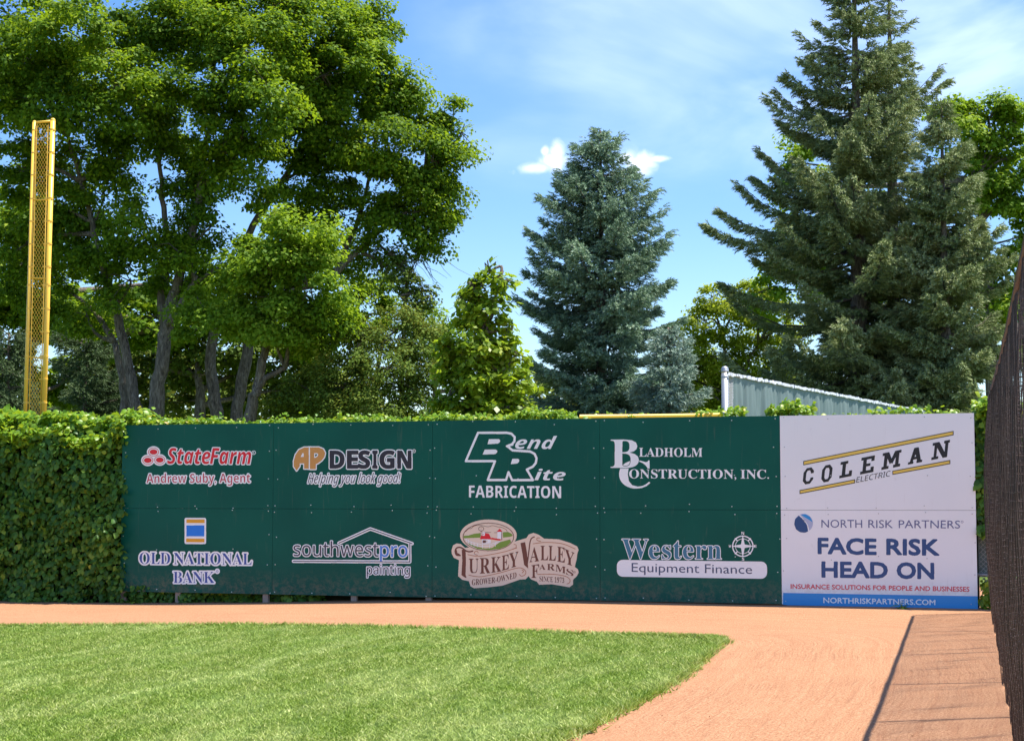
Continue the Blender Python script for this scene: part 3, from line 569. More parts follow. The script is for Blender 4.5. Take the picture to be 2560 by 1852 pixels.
for k in range(8):
    a = k*math.pi/4; rr = 100 if k % 2 == 0 else 0
    if k % 2: q.stroke([(1290+66*math.cos(a), 1110+66*math.sin(a)), (1290+92*math.cos(a), 1110+92*math.sin(a))], 9)
    else: q.poly([(1290+rr*math.cos(a), 1110+rr*math.sin(a)), (1290+22*math.cos(a+.78), 1110+22*math.sin(a+.78)), (1290, 1110), (1290+22*math.cos(a-.78), 1110+22*math.sin(a-.78))])
for ch, x, y in (('N', 1290, 1011), ('S', 1292, 1232), ('W', 1180, 1122), ('E', 1398, 1122)): q.text(ch, 'sans', x-11, y, x+11, y, 24)
q.put('compass', 'ink_white', b, 1)
# --- board 4 top
b = B[4, 1]; t = Cv(C5, (200, 170, 1450, 700)); y = t.copy()
for q in ([(247, 417), (1433, 179), (1433, 213), (247, 451)], [(218, 646), (656, 560), (656, 591), (218, 677)], [(950, 494), (1407, 408), (1407, 440), (950, 526)]):
    t.poly(q); y.poly(q)
y.grow(-6.5); sl = -.2
def slab(rects, x0, x1, yt, yb, lean=.10, holes=()):   # rects of the unit letter, sheared with the slanted line
    for val, RR in ((True, rects), (False, holes)):
        for r_ in RR:
            P = []
            for (u_, v_) in r_: X_ = x0+(x1-x0)*u_+lean*(yb-yt)*v_; P.append((X_, yb-(yb-yt)*v_+sl*(x1-x0)*u_))
            t.poly(P, val)
R4 = lambda a, b_, c_, d_: [(a, b_), (c_, b_), (c_, d_), (a, d_)]
oc = [(.28, 0), (.72, 0), (1, .24), (1, .76), (.72, 1), (.28, 1), (0, .76), (0, .24)]; ih = [(.38, .17), (.62, .17), (.72, .3), (.72, .7), (.62, .83), (.38, .83), (.28, .7), (.28, .3)]
slab([oc], 240, 322, 478, 606, holes=[ih, R4(.7, .36, 1.1, .62)]); slab([oc], 386, 468, 456, 590, holes=[ih])
slab([R4(0, 0, 1, .17), R4(.0, .83, .62, 1), R4(.18, 0, .46, 1), R4(.76, 0, 1, .36)], 530, 628, 426, 554)
slab([R4(0, 0, 1, .17), R4(0, .83, 1, 1), R4(.16, 0, .42, 1), R4(.76, 0, 1, .34), R4(.76, .68, 1, 1), R4(.3, .42, .72, .58)], 694, 800, 392, 524)
slab([R4(0, 0, .38, .17), R4(.62, 0, 1, .17), R4(.0, .83, .3, 1), R4(.7, .83, 1, 1), R4(.10, 0, .28, 1), R4(.72, 0, .9, 1), [(.12, 1), (.34, 1), (.56, .42), (.44, .24)], [(.88, 1), (.66, 1), (.44, .42), (.56, .24)]], 862, 1010, 356, 488)
slab([R4(0, 0, .38, .15), R4(.6, 0, 1, .15), [(.08, 0), (.28, 0), (.62, 1), (.34, 1)], [(.68, 0), (.94, 0), (.66, 1), (.34, 1)], R4(.25, .26, .75, .42)], 1072, 1184, 322, 446)
slab([R4(0, 0, .40, .16), R4(.0, .84, .34, 1), R4(.66, .84, 1, 1), R4(.12, 0, .28, 1), R4(.74, 0, .92, 1), [(.1, 1), (.38, 1), (.92, 0), (.66, 0)]], 1256, 1392, 276, 410)
t.put('lettering', 'ink_black', b, 0); y.put('stripes', 'ink_yellow', b, 1)
Cv(C5, (650, 480, 960, 610)).text('ELECTRIC', 'light', 664, 588, 930, 536, 44, slant=.16).grow(1).put('lettering', 'ink_black', b, 1)
# --- board 4 bottom
b = B[4, 0]; t = Cv(C5, (170, 820, 330, 990)); t.copy().ell(250, 907, 73, 74).put('emblem_disc', 'ink_lilac', b, 0)
t.copy().stroke([(212, 838), (250, 880), (278, 920), (296, 985)], 9, smooth=5).put('emblem_line', 'ink_white', b, 1)
d = t.copy().poly([(212, 846), (182, 876), (176, 915), (190, 955), (222, 977), (262, 981), (284, 970), (280, 928), (258, 885)]); d.put('emblem_leaf', 'ink_deepblue', b, 1)
t.copy().poly([(228, 838), (262, 834), (300, 856), (322, 900), (300, 884), (262, 862)]).put('emblem_leaf', 'ink_azure', b, 1)
for w_, x_, y_, x2, y2 in (('NORTH', 390, 941, 712, 943), ('RISK', 760, 943, 955, 945), ('PARTNERS', 1000, 945, 1484, 948)):
    q_ = Cv(C5, (380, 860, 1520, 960)).text(w_, 'plain', x_, y_, x2, y2, 62)
    if w_ == 'PARTNERS': reg(q_, 1500, 896, 10)
    q_.put('lettering', 'ink_bluegrey', b, 0)
Cv(C5, (350, 1000, 1330, 1175)).text('FACE', 'plain', 366, 1144, 820, 1152, 118).grow(7).put('lettering', 'ink_deepblue', b, 0); Cv(C5, (350, 1000, 1330, 1175)).text('RISK', 'plain', 908, 1152, 1314, 1157, 118).grow(7).put('lettering', 'ink_deepblue', b, 0)
Cv(C5, (380, 1190, 1300, 1360)).text('HEAD', 'plain', 396, 1330, 908, 1337, 118).grow(7).put('lettering', 'ink_deepblue', b, 0); Cv(C5, (380, 1190, 1300, 1360)).text('ON', 'plain', 990, 1338, 1274, 1343, 118).grow(7).put('lettering', 'ink_deepblue', b, 0)
Cv(C5, (140, 1370, 1570, 1460)).text('INSURANCE SOLUTIONS FOR PEOPLE AND BUSINESSES', 'plain', 149, 1422, 1557, 1445, 36).grow(1.6).put('lettering', 'ink_pink', b, 0)
Cv(C5, (84, 1450, 1640, 1590)).poly([(88, 1455), (1622, 1482), (1625, 1584), (88, 1551)]).put('stripe', 'ink_azure', b, 0)
Cv(C5, (400, 1470, 1300, 1570)).text('NORTHRISKPARTNERS.COM', 'plain', 407, 1534, 1288, 1552, 41).grow(2.0).put('lettering', 'ink_white', b, 1)
# ------------------------------------------------------------------ posts behind the boards
def wooden_post():
    m = MB(); m.box((0, 0, 1.25), .042, .03, 1.25, WDX, WNX); me = m.mesh('wooden_post', M['wood']); return me
pm = wooden_post()
for px, lab in ((305, 'grey wooden post showing under the left end of the green boards'), (443, 'pale wooden post under the board with blue serif lettering'), (662, 'pale wooden post under the seam left of the house roof board'), (883, 'pale wooden post under the middle of the house roof board'), (1070, 'dim wooden post under the seam left of the farm emblem board')):
    u = px2uv(px, 1495)[0]; p = wp(u, 0, -.045); p[2] = gz(p[0], p[1])-.05
    o = link('wooden_post', pm, None, tuple(p)); tag(o, lab, 'post', 'wooden posts under the sign boards')
# ------------------------------------------------------------------ ivy
IV = np.array([(0, 0, 0), (.35, .42, -.06), (.75, .30, -.10), (1.1, 0, -.22), (.75, -.30, -.10), (.35, -.42, -.06), (.5, 0, .05)], float)
IF = [(0, 6, 1), (1, 6, 2), (2, 6, 3), (3, 6, 4), (4, 6, 5), (5, 6, 0)]
LV = np.array([(0, 0, 0), (.45, .32, -.05), (1, 0, -.12), (.45, -.32, -.05)], float); LF = [(0, 2, 1), (0, 3, 2)]
def ivy(name, parent, u0, u1, off0, off1, z0, z1, n, size, mat, toplight=True, big=0, shape=None):
    u = u0+(u1-u0)*rng.random(n); v = z0+(z1-z0)*rng.random(n); d = rng.random(n)**2.2; off = off0+(off1-off0)*d
    bump = .05*np.sin(u*3.1+v*2.3)+.04*np.sin(u*7.3-v*4.1)+.03*np.sin(v*9+u*2.)
    off = off+bump*1.5*(1-d)-.32*np.clip((v-2.12)/.4, 0, 1)**1.6*(z1 > 2.4)
    P = np.stack([W0[0]+WD[0]*u+WN[0]*off, W0[1]+WD[1]*u+WN[1]*off, v], 1)
    nr = WNX*1.0+np.array([0, 0, .55])+rng.normal(size=(n, 3))*.55; ax = np.array([0, 0, -1.])+rng.normal(size=(n, 3))*.55
    X, Y, Z = frames(nr, ax); s = size*(.6+.7*rng.random(n)); r = np.clip(rng.beta(2, 2.6, n)+.35*np.maximum(0, np.sin(u*1.7+v*1.1+2)*np.sin(v*2.3-u*.9)-.55), 0, 1)
    if big:
        for k in range(big):
            i = k; nm = 'leaf'; 
            if k == 0:
                me_ = npmesh('leaf', IV, IF, mat, np.full(7, .5)); me2 = npmesh('leaf', IV, IF, mat, np.full(7, .25)); me3 = npmesh('leaf', IV, IF, mat, np.full(7, .75))
            o = link('leaf', (me_, me2, me3)[k % 3], parent)
            j = n-1-k; Pk = np.array([W0[0]+WD[0]*u[j]+WN[0]*(off0+bump[j]+.01), W0[1]+WD[1]*u[j]+WN[1]*(off0+bump[j]+.01), v[j]]); m = mathutils.Matrix(((*(X[j][0:1]), Y[j][0], Z[j][0]), (X[j][1], Y[j][1], Z[j][1]), (X[j][2], Y[j][2], Z[j][2])))
            o.rotation_mode = 'QUATERNION'; o.rotation_quaternion = m.to_quaternion(); o.scale = (size*1.25,)*3; o.location = Vector(Pk)-Vector(parent.location)
    return tag(link(name, scatter(name, IV, IF, P, X, Y, Z, s, mat, r), parent), kind='stuff')
def ivytop(name, parent, u0, u1, offa, offb, ztop, n, size, mat, amp=.05, spread=.12):
    u = u0+(u1-u0)*rng.random(n); off = offa+(offb-offa)*rng.random(n); zt = ztop+amp*(np.sin(u*2.3)+np.sin(u*5.1+1)+.6*np.sin(u*11.7+off*9))*.5
    v = zt-np.abs(rng.normal(size=n))*spread+rng.exponential(.02, n)
    P = np.stack([W0[0]+WD[0]*u+WN[0]*off, W0[1]+WD[1]*u+WN[1]*off, v], 1)
    nr = np.array([0, 0, 1.])+WNX*.5+rng.normal(size=(n, 3))*.6; ax = rng.normal(size=(n, 3))*.8+WNX*.6+np.array([0, 0, -.3]); X, Y, Z = frames(nr, ax)
    return tag(link(name, scatter(name, IV, IF, P, X, Y, Z, size*(.6+.7*rng.random(n)), mat, rng.beta(2, 2.2, n)), parent), kind='stuff')
g0 = gz(-8, 25)
h = empty('ivy_hedge', wp(-2, g0)); tag(h, 'thick dark green ivy hedge left of the green boards with sunlit top', 'hedge', 'ivy on the outfield fence')
cb = MB(); cb.box(wp(-6.8, (g0+2.30)/2, -.36), 6.9, .17, (2.30-g0)/2, WDX, WNX); cb.build('inner_shade', M['core'], h)  # added dark box, its colour stands for the shade inside the hedge
ivy('foliage', h, -6, .08, .10, -.42, g0+.02, 2.50, 20000, .088, M['ivy'], big=300)
ivytop('sunlit_leaves', h, -6, .12, -.08, -.75, 2.60, 9000, .095, M['ivytop'], .09, .09)  # brighter leaf colour paints sun onto the hedge top
ivytop('sunlit_leaves', h, -6, .06, .16, -.1, 2.42, 2200, .09, M['ivytop'], .16, .14)
h = empty('climbing_vine', wp(6, g0)); tag(h, 'thin yellow green vine showing along the top edge of the sign boards', 'vine', 'ivy on the outfield fence')
for a, b_, z, n in ((.0, 1.4, 2.50, 1000), (1.4, 4.6, 2.485, 1700), (4.6, 5.6, 2.51, 700), (5.6, 6.1, 2.485, 250), (6.1, 6.9, 2.53, 600), (6.9, 7.9, 2.475, 260), (8.6, 9.1, 2.49, 120), (9.05, 9.25, 2.55, 110), (9.55, 10.15, 2.55, 460), (10.3, 10.9, 2.462, 70), (10.9, 12.0, 2.485, 220)):
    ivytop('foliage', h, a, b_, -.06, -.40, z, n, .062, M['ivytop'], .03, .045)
ivytop('foliage', h, 9.72, 9.98, -.1, -.4, 2.60, 170, .06, M['ivytop'], .05, .05)
cb = MB(); cb.box(wp(6.2, 1.10, -.42), 6.0, .12, 1.30, WDX, WNX); cb.build('inner_shade', M['core'], h)  # added dark box, puts shade behind the gap under the boards
ivy('foliage', h, 0, 3.2, -.12, -.30, g0-.03, .12, 1500, .08, M['ivy'])
h = empty('ivy_hedge', wp(12.6, 0)); tag(h, 'sunlit ivy clump between the white board and the brown net', 'hedge', 'ivy on the outfield fence')
ivy('foliage', h, 12.22, 13.6, -.02, -.5, .95, 2.5, 6500, .085, M['ivy']); ivytop('sunlit_leaves', h, 12.2, 13.7, -.02, -.6, 2.58, 2600, .085, M['ivytop'], .05, .16); ivy('lower_foliage', h, 12.24, 13.5, -.04, -.5, .02, .36, 1100, .07, M['bright'])
ivytop('sunlit_leaves', h, 12.3, 13.5, -.05, -.3, 2.2, 420, .08, M['ivytop'], .3, .3)
# weeds at the foot of the boards
def weed(loc, n, r, lab, mat='ivy'):
    a = rng.random(n)*6.28; nr = np.stack([np.cos(a)*.5, np.sin(a)*.5, np.ones(n)], 1)+rng.normal(size=(n, 3))*.3; ax = np.stack([np.cos(a), np.sin(a), rng.random(n)*1.2], 1); X, Y, Z = frames(nr, ax)
    P = np.array(loc)+np.stack([np.cos(a)*r*.35*rng.random(n), np.sin(a)*r*.35*rng.random(n), rng.random(n)*r*.45], 1)
    W = LV*np.array([1, .35, 1]); o = empty('weed', loc); tag(o, lab, 'weed', 'weeds at the foot of the sign boards'); link('leaves', scatter('leaves', W, LF, P, X, Y, Z, r*(.5+.6*rng.random(n)), M[mat], rng.random(n)), o)
    st = MB()
    for k in range(4): st.tube([np.array(loc), np.array(loc)+np.array([rng.normal()*r*.4, rng.normal()*r*.4, r*.8])], [.003, .0015], 4)
    st.build('stems', M['ivy'], o)
for px, py, r, lab in ((2255, 1521, .13, 'small green weed sprouting under the blue stripe of the white board'), (335, 1508, .15, 'spiky weed at the left end under the green boards'), (560, 1502, .09, 'leafy weed between the two leftmost pale posts'), (615, 1502, .10, 'low weed just left of the second pale post')):
    q = G(px, py); weed((q[0], q[1], gz(*q)), 34, r, lab)
# ------------------------------------------------------------------ yellow cap on the fence top
y = empty('fence_cap', wp(6, 2.44)); tag(y, 'yellow plastic pipe capping the fence above the green boards', 'fence cap')
m = MB(); ua = 7.0; ub = px2uv(1797, 1040)[0]; pts = [wp(u, 2.462+.004*math.sin(u*2.1), -.10) for u in np.linspace(ua, ub, 300)]; m.tube(pts, [.046+.0035*(i % 2) for i in range(300)], 10); m.build('cap_pipe', M['yellowcap'], y)
# ------------------------------------------------------------------ foul pole
fd = 27.3; fp = empty('foul_pole', (at(100, 1241, fd)[0], fd, gz(-8, 27))); tag(fp, 'tall yellow foul pole with a mesh panel rising behind the ivy hedge', 'foul pole')
c6 = lambda x, y_: at(x/1.953, 260+y_/1.953, fd)
def ext(a, b_): d = b_-a; return a+d*1.42
RT, RB = c6(258, 82), c6(213, 1560); LT_, LB = c6(168, 90), c6(122, 1545); IR, IRB = c6(236, 98), c6(197, 1545); IL, ILB = c6(181, 98), c6(141, 1540)
def lerp(a, b_, t): return a+(b_-a)*t
m = MB(); m.tube([ext(RT, RB), RT], .041, 16); m.sphere(RT, .043, 16, 6); m.build('main_pole', M['yellow'], fp, True)
m = MB(); m.tube([ext(LT_, LB), LT_], .031, 14); m.sphere(LT_, .031, 12, 6); m.build('side_pole', M['yellow'], fp, True)
for a, b_ in ((IR, IRB), (IL, ILB)): m = MB(); m.tube([ext(a, b_), a], .009, 8); m.build('mesh_rail', M['yellow'], fp, True)
for yy in (94, 475, 855, 1238):
    t_ = (yy-92)/1455; m = MB(); m.tube([lerp(LT_, LB, t_), lerp(RT, RB, t_)], .014 if yy > 100 else .02, 10); m.build('crossbar', M['yellow'], fp, True)
for yy in (128, 240, 350, 466, 577, 688, 800, 888, 1003, 1116, 1235, 1345, 1458):
    t_ = (yy-82)/1478; c = lerp(RT, RB, t_); m = MB(); m.tube([c+[0, 0, .014], c-[0, 0, .014]], .046, 14); m.box(c+[-.065, 0, 0], .03, .008, .012); m.build('clamp', M['yellow'], fp)
    t_ = (yy-88)/1457; c = lerp(LT_, LB, t_); m = MB(); m.tube([c+[0, 0, .012], c-[0, 0, .012]], .035, 12); m.box(c+[.045, 0, 0], .018, .007, .01); m.build('clamp', M['yellow'], fp)
m = MB(); Hh = np.linalg.norm(ext(IR, IRB)-IR); nrow = int(Hh/.084)
for k in range(4):
    for sg in (0, 1):
        pts = []
        for r_ in range(nrow*1+1):
            ph = (r_+sg+k*0) % 2; f_ = (k+ph*1.0)/4+.0; f_ = min(1, f_); t_ = r_/nrow; A = lerp(IL, ext(IL, ILB), t_); Bq = lerp(IR, ext(IR, IRB), t_); pts.append(lerp(A, Bq, f_)+np.array([0, .006*(1 if ph else -1), 0]))
        m.tube(pts, .0040, 4, cap=False)
m.build('chain_mesh', M['yellow'], fp, kind='stuff')
# ------------------------------------------------------------------ far windscreen fence
A0 = at(1812, 926, 30.); A1 = at(2353, 1033, 46.4); zt0 = A0[2]; fe = empty('windscreen_fence', (A0[0], A0[1], gz(A0[0], 30))); tag(fe, 'chain link fence covered in grey green windscreen running away to the right', 'fence')
gb = float(gz(A0[0], 30)); dA = A1-A0; Ln = np.linalg.norm(dA[:2]); dn = np.array([dA[0], dA[1], 0])/Ln; nn = np.array([-dn[1], dn[0], 0])
Nf = 420; q = np.linspace(0, 1, Nf); V = []
for zf in (1, .97, .8, .55, .2, 0):
    for i, t_ in enumerate(q):
        p = A0+dn*(.45+(Ln-.45)*t_); z1_ = A0[2]+(A1[2]-A0[2])*t_-.05; z = gb+(z1_-gb)*zf
        s_ = Ln*t_; w_ = (.05*math.sin(s_*7+2*math.sin(s_*1.3)+zf*1.5)+.03*math.sin(s_*17+zf*4)+.018*math.sin(s_*29))*(1.05-zf**6)
        p = p+nn*w_; V.append((p[0], p[1], z))
Fc = [(a*Nf+i, a*Nf+i+1, (a+1)*Nf+i+1, (a+1)*Nf+i) for a in range(5) for i in range(Nf-1)]
me = npmesh('windscreen', V, Fc, M['screen'], smooth=True); link('windscreen', me, fe)
m = MB(); m.tube([A0+[0, 0, -zt0+gb], A0+[0, 0, -.0]], .062, 16); m.build('end_post', M['galv'], fe, True); m = MB(); m.sphere(A0+[0, 0, .01], .07, 14, 6); m.tube([A0+[0, 0, -.04], A0+[0, 0, .015]], .069, 14); m.build('post_cap', M['galv'], fe, True)
for zz in (.12, .75): m = MB(); m.tube([A0+[0, 0, -zz-.02], A0+[0, 0, -zz+.02]], .069, 14); m.build('tension_band', M['galv'], fe)
for k in range(1, 7): p = A0+dA*k/6.; m = MB(); m.tube([np.array([p[0], p[1], gb])+nn*.07, p+nn*.07], .035, 10); m.build('line_post', M['galv'], fe, True)
m = MB(); m.tube([A0+[0, 0, -.06], A1+[0, 0, -.06]], .026, 8); m.build('top_rail', M['galv'], fe, True)
m = MB()
for i in range(150):
    s_ = .1+(Ln-.1)*i/150+rng.normal()*.02; p = A0+dA*(s_/Ln)+[0, 0, -.05+rng.normal()*.006]; m.box(p-nn*.02, .04+.03*rng.random(), .02, .018+.016*rng.random(), dn, nn)
m.build('wire_ties', M['tie'], fe, kind='stuff')
m = MB()
def diamond(m, O, D, Wd, z0, z1, cell, r):      # woven diamond wire in a vertical rectangle
    n = int(Wd/cell)
    for k in range(-int((z1-z0)/cell)-1, n+1):
        for sg in (1, -1):
            a = k*cell; t0, t1 = 0., (z1-z0)
            # x = a + t (sg=1) or x = a+H - t
            f = (lambda t: a+t) if sg > 0 else (lambda t: a+(z1-z0)-t)
            ts = [t for t in np.linspace(t0, t1, 60) if 0 <= f(t) <= Wd]
            if len(ts) > 1: m.tube([O+D*f(ts[0])+np.array([0, 0, z0+ts[0]]), O+D*f(ts[-1])+np.array([0, 0, z0+ts[-1]])], r, 4, cap=False)
diamond(m, np.array([A0[0], A0[1], 0.])+dn*.06, dn, .40, 2.0, A0[2]-.08, .055, .0042); m.build('chain_mesh', M['wire'], fe, kind='stuff')
# small chain link fence in the corner
cf = empty('chain_link_fence', wp(12.8, 0, -.1)); tag(cf, 'short length of chain link fence in the gap right of the white board', 'fence')
m = MB(); diamond(m, wp(12.22, 0, -.14), WDX, 1.6, .02, 1.2, .06, .0032); m.build('chain_mesh', M['wire'], cf, kind='stuff')
m = MB(); m.tube([wp(12.2, .42, -.04), wp(14, .42, -.04)], .018, 8); m.build('middle_rail', M['galv'], cf, True); m = MB(); m.tube([wp(12.6, .0, -.45), wp(12.6, 2.4, -.45)], .03, 10); m.build('post', M['galv'], cf, True)
bs = MB(); bs.box(wp(13.2, .72, -.35), 1.0, .004, .34, WDX, WNX); o = bs.build('windscreen', M['screen'], cf)
# ------------------------------------------------------------------ foul line fence with brown net
nf = empty('net_fence', (3.4, 12, gz(3.4, 12))); tag(nf, 'dark brown netting draped over the foul line fence at the right edge', 'net')
sl_ = .268; cN = .236; FD = norm(np.array([sl_, 1., 0])); FN = np.array([-FD[1], FD[0], 0])
def fpnt(y_, z, off=0): return np.array([cN+sl_*y_, y_, z])+FN*off
def nettop(y_): return float(gz(cN+sl_*y_, y_))+2.43+.16*max(0, (y_-12)/9)+.004*math.sin(y_*3)
ys = np.arange(5.2, 20.9, .040); zf = np.linspace(0, 1, 64)
YY, ZF = np.meshgrid(ys, zf, indexing='ij'); top = np.array([nettop(a) for a in ys])[:, None]; g_ = gz(cN+sl_*YY, YY); ZZ = g_+.02+(top-g_-.02)*ZF
OFF = (.034*np.sin(YY*5.3+2.0*np.sin(YY*1.1)+ZF*1.2)+.026*np.sin(YY*11.7+ZF*2.5+np.sin(YY*2.3))+.010*np.sin(YY*29+ZF*5)+.012*np.sin(ZF*9+YY*2.))*(1.15-ZF**3)*(.35+.65*np.minimum(1, ZF*3))+.03*np.exp(-((YY-19.3)/1.6)**2)*np.exp(-((ZF-.72)/.22)**2)+.0
PX = cN+sl_*YY+FN[0]*OFF; PY = YY+FN[1]*OFF; GP = np.stack([PX, PY, ZZ], -1)
def strands(GP, r, axis):
    n, m_ = GP.shape[:2]; T = norm(np.gradient(GP, axis=1)); a = norm(np.cross(T, FN)); V = []
    b_ = np.cross(T, a); ring = [GP+r*(math.cos(t)*a+math.sin(t)*b_) for t in (0, 2.09, 4.19)]; V = np.stack(ring, 2)   # n,m,3,3
    idx = np.arange(n*m_*3).reshape(n, m_, 3); Fc = [np.stack([idx[:, :-1, j], idx[:, 1:, j], idx[:, 1:, (j+1) % 3], idx[:, :-1, (j+1) % 3]], -1).reshape(-1, 4) for j in range(3)]
    return V.reshape(-1, 3), np.concatenate(Fc)
V1, F1 = strands(GP, .0026, 0); V2, F2 = strands(GP.transpose(1, 0, 2), .0021, 1)
o = link('netting', npmesh('netting', np.concatenate([V1, V2]), np.concatenate([F1, F2+len(V1)]), M['net']), nf); tag(o, kind='stuff')
m = MB(); pts = [fpnt(a, nettop(a), .0) for a in np.arange(5.2, 20.95, .25)]; m.tube(pts, .019, 10, .08); m.build('top_hem', M['net'], nf)
for yb in (5.3, 7.4, 9.45, 11.35, 13.45, 15.9, 18.35, 20.8): m = MB(); m.tube([fpnt(yb, float(gz(cN+sl_*yb, yb))-.05, -.03), fpnt(yb, nettop(yb)-.02, -.03)], .0165, 8); m.build('post', M['net'], nf, True)
# ------------------------------------------------------------------ trees
def tree(name, lab, d, base, trunks, lobes, nleaf, size, mat, group=None, clump=.55, density=1., depthk=.8, wood='bark', twigs=6, cat='tree', fill=.45):
    """base px; trunks: list of (pixel polylines in 2268 space, r0, r1, depth offset); lobes: (x,y,rx,ry,depth offset)"""
    k = F/ZK/d; bx = atz(base, 930, d); gl = -.5; t = empty(name, (bx[0], d, gl)); tag(t, lab, cat, group)
    w = MB(); ends = []
    for pts, r0, r1, do in trunks:
        P = spline([atz(x, y_, d+do) for x, y_ in pts], 4)
        if pts[0][1] >= 900: P = np.vstack([[P[0][0]+(P[0][0]-P[4][0])*.5, P[0][1], gl-.1], P])
        P[1:-1] += rng.normal(size=P[1:-1].shape)*.02; w.tube(P, np.linspace(r0, r1, len(P)), 9, .06); ends.append(P)
    allw = np.concatenate(ends) if ends else np.array([[bx[0], d, gl], [bx[0], d, gl+1]])
    LP = []; NR = []; A = sum(l[2]*l[3] for l in lobes); tw = MB(); ntw = 0
    for x, y_, rx, ry, do in lobes:
        c = atz(x, y_, d+do); R = np.array([rx/k, (rx+ry)/2/k*depthk, ry/k]); n = int(nleaf*rx*ry/A)
        nc = max(5, int(R[0]*R[2]/(clump**2)*7*density)); u = norm(rng.normal(size=(nc, 3))); rad = (fill+(1-fill)*rng.random(nc)**.6)[:, None]; cc = c+u*R*rad+rng.normal(size=(nc, 3))*clump*.25
        # limb to the lobe
        i = np.argmin(np.linalg.norm(allw-(c-[0, 0, R[2]*.8]), axis=1)+.0); s0 = allw[i]; mid = (s0+c)/2+rng.normal(size=3)*.12+[0, 0, .1]; Lb = np.linalg.norm(c-s0)
        w.tube(spline([s0, mid, c], 4), np.linspace(.035+.018*Lb, .02, 9), 6)
        for q in range(min(twigs, nc)): tw.tube([c+rng.normal(size=3)*.05, (c+cc[q])/2+rng.normal(size=3)*.08+[0, 0, .06], cc[q]+(cc[q]-c)*.15], [.018, .011, .004], 4); ntw += 1
        cs = clump*(.55+.7*rng.random(nc)); ci = rng.integers(0, nc, n); dv = norm(rng.normal(size=(n, 3))); rr = rng.random(n)[:, None]**.5
        sp = np.array([1., 1., .55]); off = dv*sp*rr*cs[ci][:, None]; LP.append(cc[ci]+off-np.c_[np.zeros((n, 2)), .25*np.linalg.norm(off[:, :2], axis=1)])
        NR.append(dv*.5+u[ci]*.35+np.array([0, 0, .85])+rng.normal(size=(n, 3))*.5)
    P = np.concatenate(LP); nr = np.concatenate(NR); n = len(P); ax = rng.normal(size=(n, 3))+np.array([0, 0, -.7]); X, Y, Z = frames(nr, ax)
    r = np.clip(rng.beta(2, 3, n)*.9+.12*np.sin(P[:, 0]*1.7+P[:, 2]*2.1)+.05, 0, 1)
    W_ = LV*np.array([1, 1.15, 1]); tag(link('crown', scatter('crown', W_, LF, P, X, Y, Z, size*(.65+.7*rng.random(n)), M[mat], r), t), kind='stuff')
    w.build('trunk', M[wood], t, True)
    if ntw: tw.build('branches', M['twig'], t, kind='stuff')
    return t
GT = 'broadleaf trees behind the left of the fence'
tree('maple_tree', 'huge maple at the left with twin forked grey trunks behind the red oval board', 40, 345, [([(340, 932), (352, 850), (366, 745), (380, 668), (402, 600), (430, 490), (446, 380), (470, 250)], .20, .05, 0), ([(366, 745), (356, 655), (372, 560), (360, 430), (350, 330), (330, 180)], .11, .03, .3), ([(368, 720), (415, 650), (436, 610)], .08, .05, -.3), ([(306, 932), (290, 840), (268, 730), (240, 630), (208, 520), (186, 430), (150, 300)], .15, .04, .5), ([(276, 932), (272, 860), (255, 760)], .13, .08, 1.2)],
     [(60, 130, 150, 100, -1), (190, 90, 140, 90, -1.5), (255, 190, 80, 90, -2), (110, 230, 130, 60, -1.2), (20, 30, 140, 80, 0), (350, 40, 120, 90, 0), (460, 40, 140, 100, -.5), (560, 110, 110, 90, -1), (600, 20, 120, 80, 0), (440, 210, 100, 70, -1.5), (600, 210, 95, 80, -2), (300, 300, 110, 60, 0), (180, 340, 120, 60, .8), (50, 380, 100, 90, 1), (230, 440, 110, 70, .8), (120, 480, 80, 80, 1.2), (320, 500, 70, 60, -.4), (420, 420, 80, 40, .5), (450, 330, 90, 45, 0), (540, 340, 90, 60, -.8), (540, 300, 60, 50, -1.6), (470, 500, 80, 60, 0), (400, 570, 60, 40, -.8), (220, 560, 90, 60, .6), (60, 540, 120, 60, 1.6), (290, 620, 80, 50, .2), (480, 610, 80, 55, .2), (330, 120, 90, 80, .5), (110, 620, 110, 70, 2), (10, 200, 70, 120, 0), (190, 690, 90, 45, 1.5), (480, 400, 70, 40, .6), (560, 400, 60, 36, .6), (330, 250, 80, 60, .5), (390, 330, 60, 36, .9), (260, 350, 60, 50, .4), (120, 170, 120, 60, .8)], 165000, .098, 'maple', GT, twigs=5)
tree('maple_tree', 'large maple whose crown spreads right against the blue sky', 42, 500, [([(481, 932), (472, 850), (468, 770), (500, 640), (560, 500), (640, 380), (700, 250)], .17, .05, 0), ([(525, 932), (540, 810), (570, 700), (660, 640), (740, 610), (800, 548), (870, 480), (940, 400)], .16, .04, 0), ([(740, 610), (800, 470), (830, 330)], .08, .03, .5)],
     [(700, 60, 120, 90, -1), (780, 60, 90, 80, 0), (800, 150, 100, 80, -.6), (870, 190, 80, 70, 0), (720, 170, 90, 80, -1.6), (930, 250, 70, 55, 0), (850, 290, 100, 70, -1), (1000, 290, 42, 60, .4), (960, 360, 75, 60, -.3), (880, 400, 100, 55, -.5), (750, 300, 100, 70, -.5), (690, 390, 100, 70, 0), (800, 470, 90, 50, 0), (900, 480, 80, 45, -.6), (960, 450, 55, 50, 0), (1000, 430, 28, 40, .3), (670, 280, 90, 80, -.4), (950, 530, 42, 30, 0), (860, 560, 55, 26, .3), (770, 560, 50, 55, .8), (620, 470, 70, 50, 1), (640, 130, 90, 90, 0), (1020, 300, 22, 30, .2)], 112000, .095, 'maple', GT, twigs=6)
